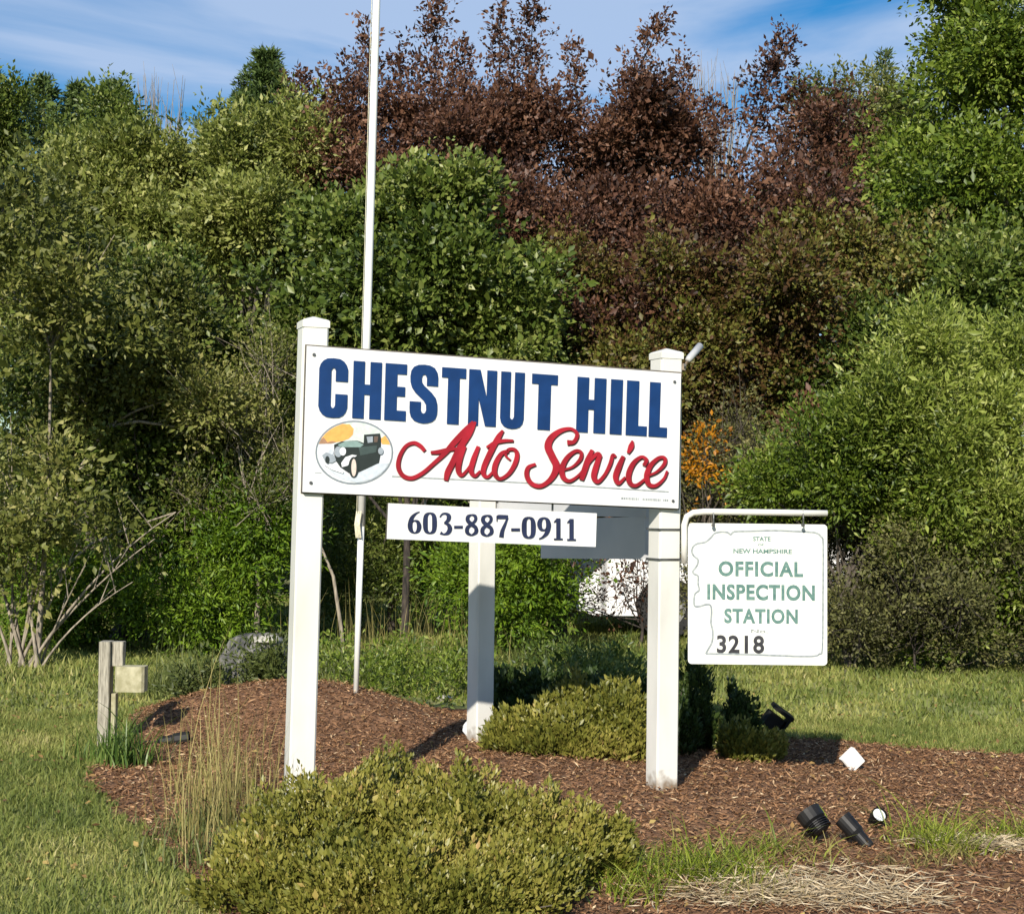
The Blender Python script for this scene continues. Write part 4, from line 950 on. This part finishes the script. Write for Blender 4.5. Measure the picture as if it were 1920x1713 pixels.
# yellow green low evergreens in the gap under the crowns
for (lb, blobs, bx, Y_, n_) in [('layered yellow-green evergreen bush behind the boulder', [(400,1090,150,80,13.6,.5),(490,1050,80,100,13.8,.5),(330,1120,90,60,13.5,.4)], 410, 13.7, 1500),
                             ('bright yellow-green bush left of the dark leaning trunk', [(170,1110,90,75,14,.5),(90,1130,80,60,14,.4)], 150, 14, 900),
                             ('bright green bush seen between the rear post and right post', [(985,1090,70,95,14,.5),(900,1120,80,70,14.2,.5),(1000,1150,60,40,13.9,.4)], 975, 14, 1000),
                             ('dark green bush seen left of the rear post', [(760,1060,130,110,15.6,.6),(640,1040,80,120,15.8,.5)], 740, 15.7, 1600)]:
    tree('low_evergreen', lb, 'bush', at(bx, Y_), blobs, M['f_lime'] if 'dark green' not in lb else M['f_green'], M['bark'], leaf=.07, wl=.32, dens=10, csize=.26, sprays=n_, per=14, slen=.42, lat=.035, up=.15, limbs=8, trunk_r=.05, group='low bushes under the trees', upn=.8)

# right side
tree('tall_green_tree', 'tall green tree filling the upper right corner', 'tree', at(1860, 17), [(1850,90,130,110,17,.9),(1800,190,80,90,17,.7),(1690,310,80,60,16.9,.6),(1930,200,170,160,16.8,1.),(1780,330,130,110,16.8,.9),(1900,420,160,140,16.4,1.),(1720,400,110,80,16.6,.7),(1790,540,150,90,16.4,.8),(1830,-60,110,110,17.4,.7),(2080,300,160,300,17,1.)],
     M['f_right'], M['bark'], leaf=.09, wl=.5, dens=6.5, csize=.36, sprays=5600, per=12, slen=.4, up=.3, limbs=26, trunk_r=.15, droop=.15)
tree('distant_pale_tree', 'paler rounded tree between purple tree and tall right tree', 'tree', at(1590, 21), [(1590,240,80,70,21,.8),(1650,260,80,60,20.6,.7),(1620,350,120,110,20.4,.8),(1540,220,40,45,21,.5)],
     M['f_olive'], M['bark'], leaf=.08, wl=.45, dens=5, csize=.36, sprays=2000, per=12, slen=.38, up=.6, limbs=12)
tree('shaded_green_tree', 'dark green tree below the tall right tree, above the willow', 'tree', at(1760, 14.8), [(1760,600,110,90,14.6,.6),(1860,560,120,110,14.8,.6),(1650,640,70,60,14.8,.5),(1560,760,90,90,15,.6),(1960,620,100,130,14.8,.6),(1740,760,160,110,15,.6)],
     M['f_green'], M['bark_pale'], leaf=.08, wl=.55, dens=6, csize=.3, sprays=2600, per=12, slen=.34, up=.3, limbs=16)
tree('willow_shrub', 'light green willow-like shrub at the right edge', 'shrub', at(1800, 12.6), [(1800,760,150,110,12.6,.6),(1880,700,100,70,12.8,.5),(1680,800,80,80,12.6,.5),(1900,860,120,110,12.6,.6),(1740,880,120,90,12.6,.5),(1870,1000,110,90,12.8,.5),(1760,1000,100,80,12.8,.4),(2050,850,120,220,12.8,.7)],
     M['f_willow'], M['bark_dark'], leaf=.075, wl=.3, dens=10, csize=.24, sprays=3600, per=13, slen=.36, up=.9, limbs=24, trunk_r=.02)
tree('green_shrub', 'fresh green shrub below the willow-like shrub', 'shrub', at(1600, 13), [(1600,880,110,80,13,.5),(1500,930,80,50,13.4,.4),(1720,960,120,70,13,.5)],
     M['f_right'], M['bark'], leaf=.06, wl=.45, dens=10, csize=.24, sprays=1700, per=12, slen=.3, up=.5, limbs=12, trunk_r=.04)
tree('low_thicket', 'dense low brown-green undergrowth along the far edge of the lawn', 'undergrowth', at(1720, 12.6), [(1620,1130,90,75,12.7,.35),(1720,1110,100,85,12.6,.35),(1830,1130,100,80,12.5,.35),(1920,1120,90,90,12.6,.35),(1560,1150,70,55,12.9,.3),(1990,1130,90,90,12.6,.4)],
     M['f_dry'], M['bark_dark'], leaf=.045, wl=.5, dens=14, csize=.2, sprays=3000, per=9, slen=.26, up=.9, limbs=12, trunk_r=.012, twigs=500, zmin=.05)
tree('brown_thicket', 'dull brown-green thicket right of the inspection sign', 'shrub', at(1700, 13.6), [(1620,1080,100,120,13.6,.5),(1760,1060,130,130,13.6,.5),(1850,1030,110,90,13.6,.5),(1560,1010,90,80,13.8,.5),(1480,1080,110,120,14.2,.5),(1960,1060,120,140,13.6,.5),(1370,1080,80,120,14.6,.5),(1700,1160,120,55,12.9,.4),(1590,1160,80,55,13.2,.4)],
     M['f_dry'], M['bark'], leaf=.05, wl=.5, dens=11, csize=.24, sprays=3600, per=11, slen=.36, up=.8, limbs=30, trunk_r=.03, twigs=1200, zmin=.1)
tree('green_shrub', 'bright green shrub at the right edge where the lawn ends', 'shrub', at(1850, 13.0), [(1800,1140,80,55,13,.4),(1880,1100,80,80,13,.4),(1960,1140,80,60,13,.4),(1700,1170,70,35,13,.3)],
     M['f_right'], M['bark'], leaf=.055, wl=.5, dens=12, csize=.22, sprays=1500, per=12, slen=.26, up=.5, limbs=10, trunk_r=.03, zmin=.08)
tree('orange_shrub', 'orange-leaved shrub right of the big sign', 'shrub', at(1310, 14), [(1300,835,28,36,13.6,.25),(1352,918,36,18,13.6,.2),(1300,915,40,24,13.6,.25)],
     M['f_orange'], M['bark'], leaf=.06, wl=.55, dens=12, csize=.2, sprays=120, per=8, slen=.2, up=.4, limbs=8, trunk_r=.03)
tree('grey_twig_shrub', 'grey-brown twiggy shrub above the inspection sign arm', 'shrub', at(1400, 14.2), [(1390,860,80,80,14.2,.4),(1440,930,70,50,14.2,.4),(1340,950,90,40,14.3,.4)],
     M['f_dry'], M['bark'], leaf=.045, wl=.5, dens=11, csize=.22, sprays=800, per=9, slen=.36, up=.9, limbs=12, trunk_r=.03, twigs=600)
tree('rusty_branch', 'little patch of rusty red leaves in the dark gap above the inspection sign', 'branch', at(1510, 14.4), [(1512,822,22,26,14.2,.15)],
     M['f_plum'], M['bark'], leaf=.06, wl=.5, dens=40, csize=.12, sprays=60, per=8, slen=.2, limbs=3, trunk_r=.02)
tree('purple_undergrowth', 'dark purple-leaved branches in front of the white car', 'shrub', at(1195, 14.6), [(1190,1090,35,50,14.6,.25),(1130,1125,50,22,14.6,.25),(1195,1000,25,40,14.6,.25),(1050,1120,25,50,14.7,.25)],
     M['f_plum'], M['bark_dark'], leaf=.05, wl=.6, dens=16, csize=.2, sprays=90, per=8, slen=.3, limbs=8, trunk_r=.02, twigs=80)

# ------------------------------------------------------------------ clipped looking shrubs in the bed
def shrub(name, label, blobs, n, leafmat, tip=.06, leaf=.017, group='low shrubs planted in the mulch bed', per=11, rag=.085):
    """mound of short upright shoots; blobs (px, py base, Y, rx m, ry m, height m)"""
    gx = np.mean([P(b[0], 1400, b[2])[0] for b in blobs]); gy = np.mean([b[2] for b in blobs])
    root = empty(name, (gx, gy, float(hgt(gx, gy))), label, 'shrub', group); b3 = np.array(root.location); wt = np.array([b[3]*b[4] for b in blobs]); wt = wt/wt.sum(); PP_ = []; AA = []; st = []
    for b, w_ in zip(blobs, wt):
        m_ = int(n * w_); cx = P(b[0], 1400, b[2])[0]; d = nrm(rng.normal(0, 1, (m_, 3))); d[:, 2] = np.abs(d[:, 2]) * .9 + .02; d = nrm(d)
        bump = .95 + .16*np.sin(d[:, 0]*7 + b[0]) * np.cos(d[:, 1]*6 + b[1]) + .10*np.sin(d[:, 0]*17 + d[:, 2]*13) + .08 * np.sin(d[:, 2]*21 + d[:, 1]*19)
        r_ = bump * (1 - rag * rng.gamma(1.5, 1, m_)) 
        vv = noise3(d * np.array([b[3], b[4], b[5]]) + np.array([cx, b[2], 0]), .26, 31); r_ = r_ * (.97 + .17 * vv) * np.where(vv < -.55, .66, 1)
        inner = rng.random(m_) < .25; r_ = np.where(inner, r_ * rng.uniform(.6, .95, m_), r_)
        q_ = np.stack([cx + d[:, 0]*r_*b[3], b[2] + d[:, 1]*r_*b[4], d[:, 2]*r_*b[5]], 1); q_[:, 2] += hgt(q_[:, 0], q_[:, 1])
        PP_.append(q_); AA.append(nrm(d * .55 + np.array([0, 0, .9]) + rng.normal(0, .28, (m_, 3))))
        for k in range(26):
            e = q_[rng.integers(m_)]; s = np.array([cx + rng.normal(0, .05), b[2] + rng.normal(0, .05), float(hgt(cx, b[2]))]); st.append((bez(s, (s+e)/2 + np.array([0, 0, -.03]), e, 4), [.006, .005, .004, .002]))
    p = np.concatenate(PP_); ax = np.concatenate(AA); m_ = len(p)
    patch = .5 + .5*np.sin(p[:, 0]*9 + 1.3*b3[0]) * np.cos(p[:, 1]*8 + p[:, 2]*7)
    pos, axl, nn_, s, tint = spray_leaves(p, ax, rng.uniform(.6, 1.2, m_)*tip, per, .008, leaf, np.zeros(m_, int), 1, color_sd=.15)
    hz = np.clip((np.repeat(p[:, 2], per) - b3[2]) / max(b[5] for b in blobs), 0, 1)
    tint = np.clip(tint * .55 + np.repeat(patch, per) * .3 + rng.random(len(tint))*.14, 0, 1)
    axl = nrm(axl * .7 + np.repeat(ax, per, 0) * .8)
    LEAVES[0] += len(pos)
    me = leaf_mesh('foliage', pos, axl, nn_, s * 1.25, s * .62, tint, leafmat, b3); link_mesh('foliage', me, root); tubes_np(st, 'stems', M['bark'], root, 4)
    return root
def bl(px_, Y, rx, ry, h): return (px_, 0, Y, rx, ry, h)
shrub('spreading_shrub', 'wide spreading low shrub in front of the left post', [bl(650,5.25,.36,.32,.30), bl(850,5.35,.38,.34,.31), bl(1010,5.35,.28,.28,.24), bl(545,5.0,.24,.26,.20), bl(760,4.85,.46,.26,.20), bl(730,5.7,.34,.22,.27), bl(930,4.95,.28,.2,.17), bl(1110,5.45,.12,.14,.15)],
      20000, M['f_box'], per=11, leaf=.0145)
shrub('rounded_shrub', 'rounded sunlit shrub between rear post and right post', [bl(1110,7.75,.30,.26,.34), bl(1020,7.7,.22,.22,.24), bl(1180,7.65,.18,.20,.31), bl(960,7.72,.12,.14,.15), bl(1080,7.55,.24,.16,.18)], 7200, M['f_box'], per=10, leaf=.019)
shrub('small_shrub', 'small round shrub beside the boxy floodlight', [bl(1390,7.75,.14,.12,.15), bl(1435,7.85,.08,.08,.13)], 1300, M['f_box'], per=10, leaf=.018)
shrub('shaded_shrub', 'dark upright shrub in shade just right of the right post', [bl(1305,8.15,.13,.15,.36), bl(1365,8.2,.12,.14,.32), bl(1270,7.9,.10,.12,.24)], 2100, M['f_boxshade'], per=9, leaf=.02)
shrub('shaded_shrub', 'dark shaded shrub behind the rounded sunlit one', [bl(1010,9.1,.26,.2,.28), bl(1110,9.15,.28,.22,.26), bl(1190,9.1,.2,.2,.24), bl(950,9.1,.12,.15,.28)], 3600, M['f_boxshade'], per=9, leaf=.024)

# ------------------------------------------------------------------ weeds, tufts, straw
def tuft(name, label, cat, pxs, n, h, wd, lean, material, kind='stuff', rx=.1, ry=.1, seg=3, tmean=.5):
    xs_, ys_ = [], []
    for (a, b, sx, sy) in pxs:
        g = G(a, b); k = int(n * sx * sy / sum(q_[2]*q_[3] for q_ in pxs)) + 1
        xs_.append(g[0] + rng.normal(0, sx, k)); ys_.append(g[1] + rng.normal(0, sy, k))
    x_ = np.concatenate(xs_); y_ = np.concatenate(ys_)
    cn = noise3(np.stack([x_, y_, 0*x_], 1), .35, 41) + .6 * rng.normal(0, 1, len(x_)); kk = cn > -.35; x_, y_, cn = x_[kk], y_[kk], cn[kk]
    h = h * np.clip(.8 + .25 * cn, .35, 1.4)
    me = blade_mesh(name, np.stack([x_, y_, hgt(x_, y_)], 1) , rng.gamma(7, 1/7., len(x_)) * h, wd * rng.uniform(.6, 1.4, len(x_)), rng.uniform(*lean, len(x_)), np.clip(rng.normal(tmean, .22, len(x_)), 0, 1), material, (0, 0, 0), seg=seg)
    return setp(link_mesh(name, me), label, cat, kind=kind)
M['g_lush'] = foliage('lush_grass', [(.07, .11, .02), (.14, .19, .03), (.23, .275, .05), (.34, .36, .10)], .45, .35)
M['g_blue'] = foliage('blue_green_leaves', [(.04, .075, .022), (.08, .135, .035), (.15, .21, .06), (.26, .32, .12)], .4, .3)
M['g_dry'] = foliage('dry_stalks', [(.14, .13, .05), (.24, .21, .08), (.36, .31, .14), (.5, .43, .22)], .7, .3)
M['g_straw'] = foliage('straw', [(.30, .22, .12), (.42, .32, .19), (.55, .44, .28), (.68, .58, .4)], .8, .2)
M['g_weed'] = foliage('weed_leaves', [(.045, .06, .018), (.085, .105, .032), (.13, .155, .055), (.20, .22, .09)], .5, .3)
tuft('leafy_tuft', 'blue-green strap leaves at the foot of the wooden post', 'plant', [(205,1432,.07,.05),(228,1440,.05,.05),(180,1425,.05,.05),(262,1440,.05,.05)], 420, .20, .009, (.1,.8), M['g_blue'], kind=None, seg=4)
tuft('dry_tall_grass', 'tall dry straw-coloured stalks left of the left post', 'dry grass', [(400,1560,.11,.22),(455,1500,.09,.16),(370,1500,.09,.12),(430,1590,.12,.14)], 620, .34, .0042, (.05,.45), M['g_dry'], seg=4, tmean=.45)
tuft('green_weeds', 'thin green weeds among the dry stalks by the left post', 'weeds', [(420,1600,.16,.2),(480,1560,.12,.12),(360,1560,.1,.1)], 1300, .11, .006, (.2,.9), M['g_weed'], seg=3, tmean=.6)
tuft('grass_clump', 'bright green grass clump right of the wide spreading shrub', 'grass', [(1260,1650,.16,.10),(1340,1640,.13,.12),(1220,1680,.12,.08),(1400,1610,.11,.08)], 1700, .11, .006, (.5,1.6), M['g_lush'], seg=4, tmean=.55)
tuft('grass_clump', 'loose yellow-green grass right of the three black spotlights', 'grass', [(1800,1590,.16,.09),(1770,1600,.10,.05),(1860,1575,.12,.07)], 1200, .12, .006, (.6,1.5), M['g_lush'], seg=4, tmean=.75)
tuft('yellowing_grass', 'yellowing grass blades fringing the straw patch', 'grass', [(1450,1610,.14,.10),(1380,1690,.14,.08),(1660,1620,.12,.06),(1760,1625,.16,.06)], 800, .10, .005, (.6,1.6), M['g_dry'], seg=3, tmean=.4)
def straw(pxs, n):
    xs_, ys_ = [], []
    for (a, b, sx, sy) in pxs:
        g = G(a, b); k = n // len(pxs); xs_.append(g[0] + rng.normal(0, sx, k)); ys_.append(g[1] + rng.normal(0, sy, k))
    x_ = np.concatenate(xs_); y_ = np.concatenate(ys_); k = in_bed(x_, y_); x_, y_ = x_[k], y_[k]; m_ = len(x_)
    th_ = rng.uniform(0, 2*np.pi, m_); ax_ = np.stack([np.cos(th_), np.sin(th_), rng.normal(.05, .2, m_)], 1)
    return leaf_mesh('straw', np.stack([x_, y_, bedz(x_, y_) + rng.uniform(.006, .03, m_)], 1), ax_, np.tile([0., -.3, 1.], (m_, 1)) + rng.normal(0, .4, (m_, 3)), rng.uniform(.03, .11, m_), rng.uniform(.003, .006, m_), rng.random(m_), M['g_straw'], (0, 0, 0))
setp(link_mesh('straw', straw([(1520,1670,.22,.12),(1600,1690,.16,.09),(1430,1690,.18,.08)], 2600)), 'flattened pale straw on the near mulch', 'straw', kind='stuff')
setp(link_mesh('straw', straw([(1880,1598,.12,.045),(1820,1600,.10,.03)], 1700)), 'pale straw lying at the right edge of the bed', 'straw', kind='stuff')
tuft('tall_weeds', 'tall green weeds around the flagpole behind the mound', 'weeds', [(620,1262,.25,.3),(720,1268,.3,.3),(820,1268,.22,.3),(560,1262,.2,.3)], 2600, .20, .009, (.2,.9), M['g_weed'], seg=3, tmean=.55)
tuft('tall_weeds', 'feathery weeds in front of the grey boulder', 'weeds', [(430,1288,.22,.10),(330,1300,.16,.14),(500,1282,.14,.05),(470,1284,.16,.05)], 2600, .21, .006, (.1,.7), M['g_weed'], seg=3, tmean=.6)
tuft('weedy_stalks', 'pale dry stalks standing behind the rear post', 'weeds', [(640,1240,.3,.3),(780,1235,.3,.3),(860,1245,.2,.3)], 420, .42, .005, (.05,.35), M['g_dry'], seg=4, tmean=.35)
tuft('shade_weeds', 'dark weeds and seedlings in the shade behind the rear post', 'weeds', [(1000,1240,.4,.4),(1130,1235,.4,.4),(1250,1250,.3,.3)], 2400, .17, .010, (.2,1.1), M['g_weed'], seg=3, tmean=.35)
tuft('rough_grass', 'rough longer grass where the lawn meets the thicket', 'grass', [(1600,1212,.8,.3),(1800,1215,.7,.3),(1400,1215,.7,.3),(100,1260,.4,.3),(0,1275,.4,.3)], 4200, .09, .012, (.2,.9), M['grass'], seg=3, tmean=.55)
print('LEAVES', LEAVES[0])

# fallen leaves
x, y = field(2600, -4, 4, 4.4, 12); n = len(x)
me = leaf_mesh('fallen_leaves', np.stack([x, y, hgt(x, y) + rng.uniform(.012, .04, n)], 1), rng.normal(0, 1, (n, 3)) * [1, 1, .3], rng.normal(0, .4, (n, 3)) + [0, 0, 1], rng.uniform(.015, .04, n), rng.uniform(.01, .025, n), rng.random(n), foliage('fallen_leaf', [(.10, .06, .03), (.28, .18, .08), (.42, .33, .14)], .8, .2), (0, 0, 0))
setp(link_mesh('fallen_leaves', me), 'scattered small dry leaves lying on lawn and mulch', 'leaves', kind='stuff')

# weeds and seedlings behind the mound
def world_weeds(name, label, cat, boxes, n, leaf, hgt_, material, blades=600):
    cs_, rs_ = [], []
    for (x0, x1, y0, y1) in boxes:
        k = 26; X_ = rng.uniform(x0, x1, k); Y_ = rng.uniform(y0, y1, k); a_ = np.stack([X_, Y_, hgt(X_, Y_) + rng.uniform(.02, hgt_, k)], 1); cs_.append(a_); rs_.append(rng.uniform(.05, .12, (k, 1)))
    cs_ = np.concatenate(cs_); rs_ = np.concatenate(rs_)
    p_, ax_, ln_, ck_ = make_sprays(cs_, rs_, n, .16, 1.3); a_ = spray_leaves(p_, ax_, ln_, 9, .02, leaf, ck_, len(cs_))
    me_ = leaf_mesh(name, a_[0], a_[1], a_[2], a_[3], a_[3] * .35, a_[4], material, (0, 0, 0)); setp(link_mesh(name, me_), label, cat, kind='stuff')
world_weeds('leafy_weeds', 'leafy weeds half hiding the grey boulder', 'weeds', [(-1.95, -1.35, 9.05, 9.25), (-1.75, -1.3, 9.0, 9.15)], 420, .035, .17, M['g_weed'])
world_weeds('leafy_weeds', 'bushy green weeds around and behind the flagpole foot', 'weeds', [(-1.1, -.7, 9.4, 9.9), (-.8, -.35, 9.3, 9.9), (-1.2, -.3, 10.2, 11.0), (-.9, -.1, 10.5, 11.2)], 520, .032, .28, M['f_right'])
world_weeds('leafy_weeds', 'dark seedlings in the shade behind the low shrubs', 'weeds', [(.0, .5, 9.6, 10.4), (.4, .9, 9.8, 10.6), (.1, .8, 10.5, 11.5)], 700, .035, .22, M['f_green'])
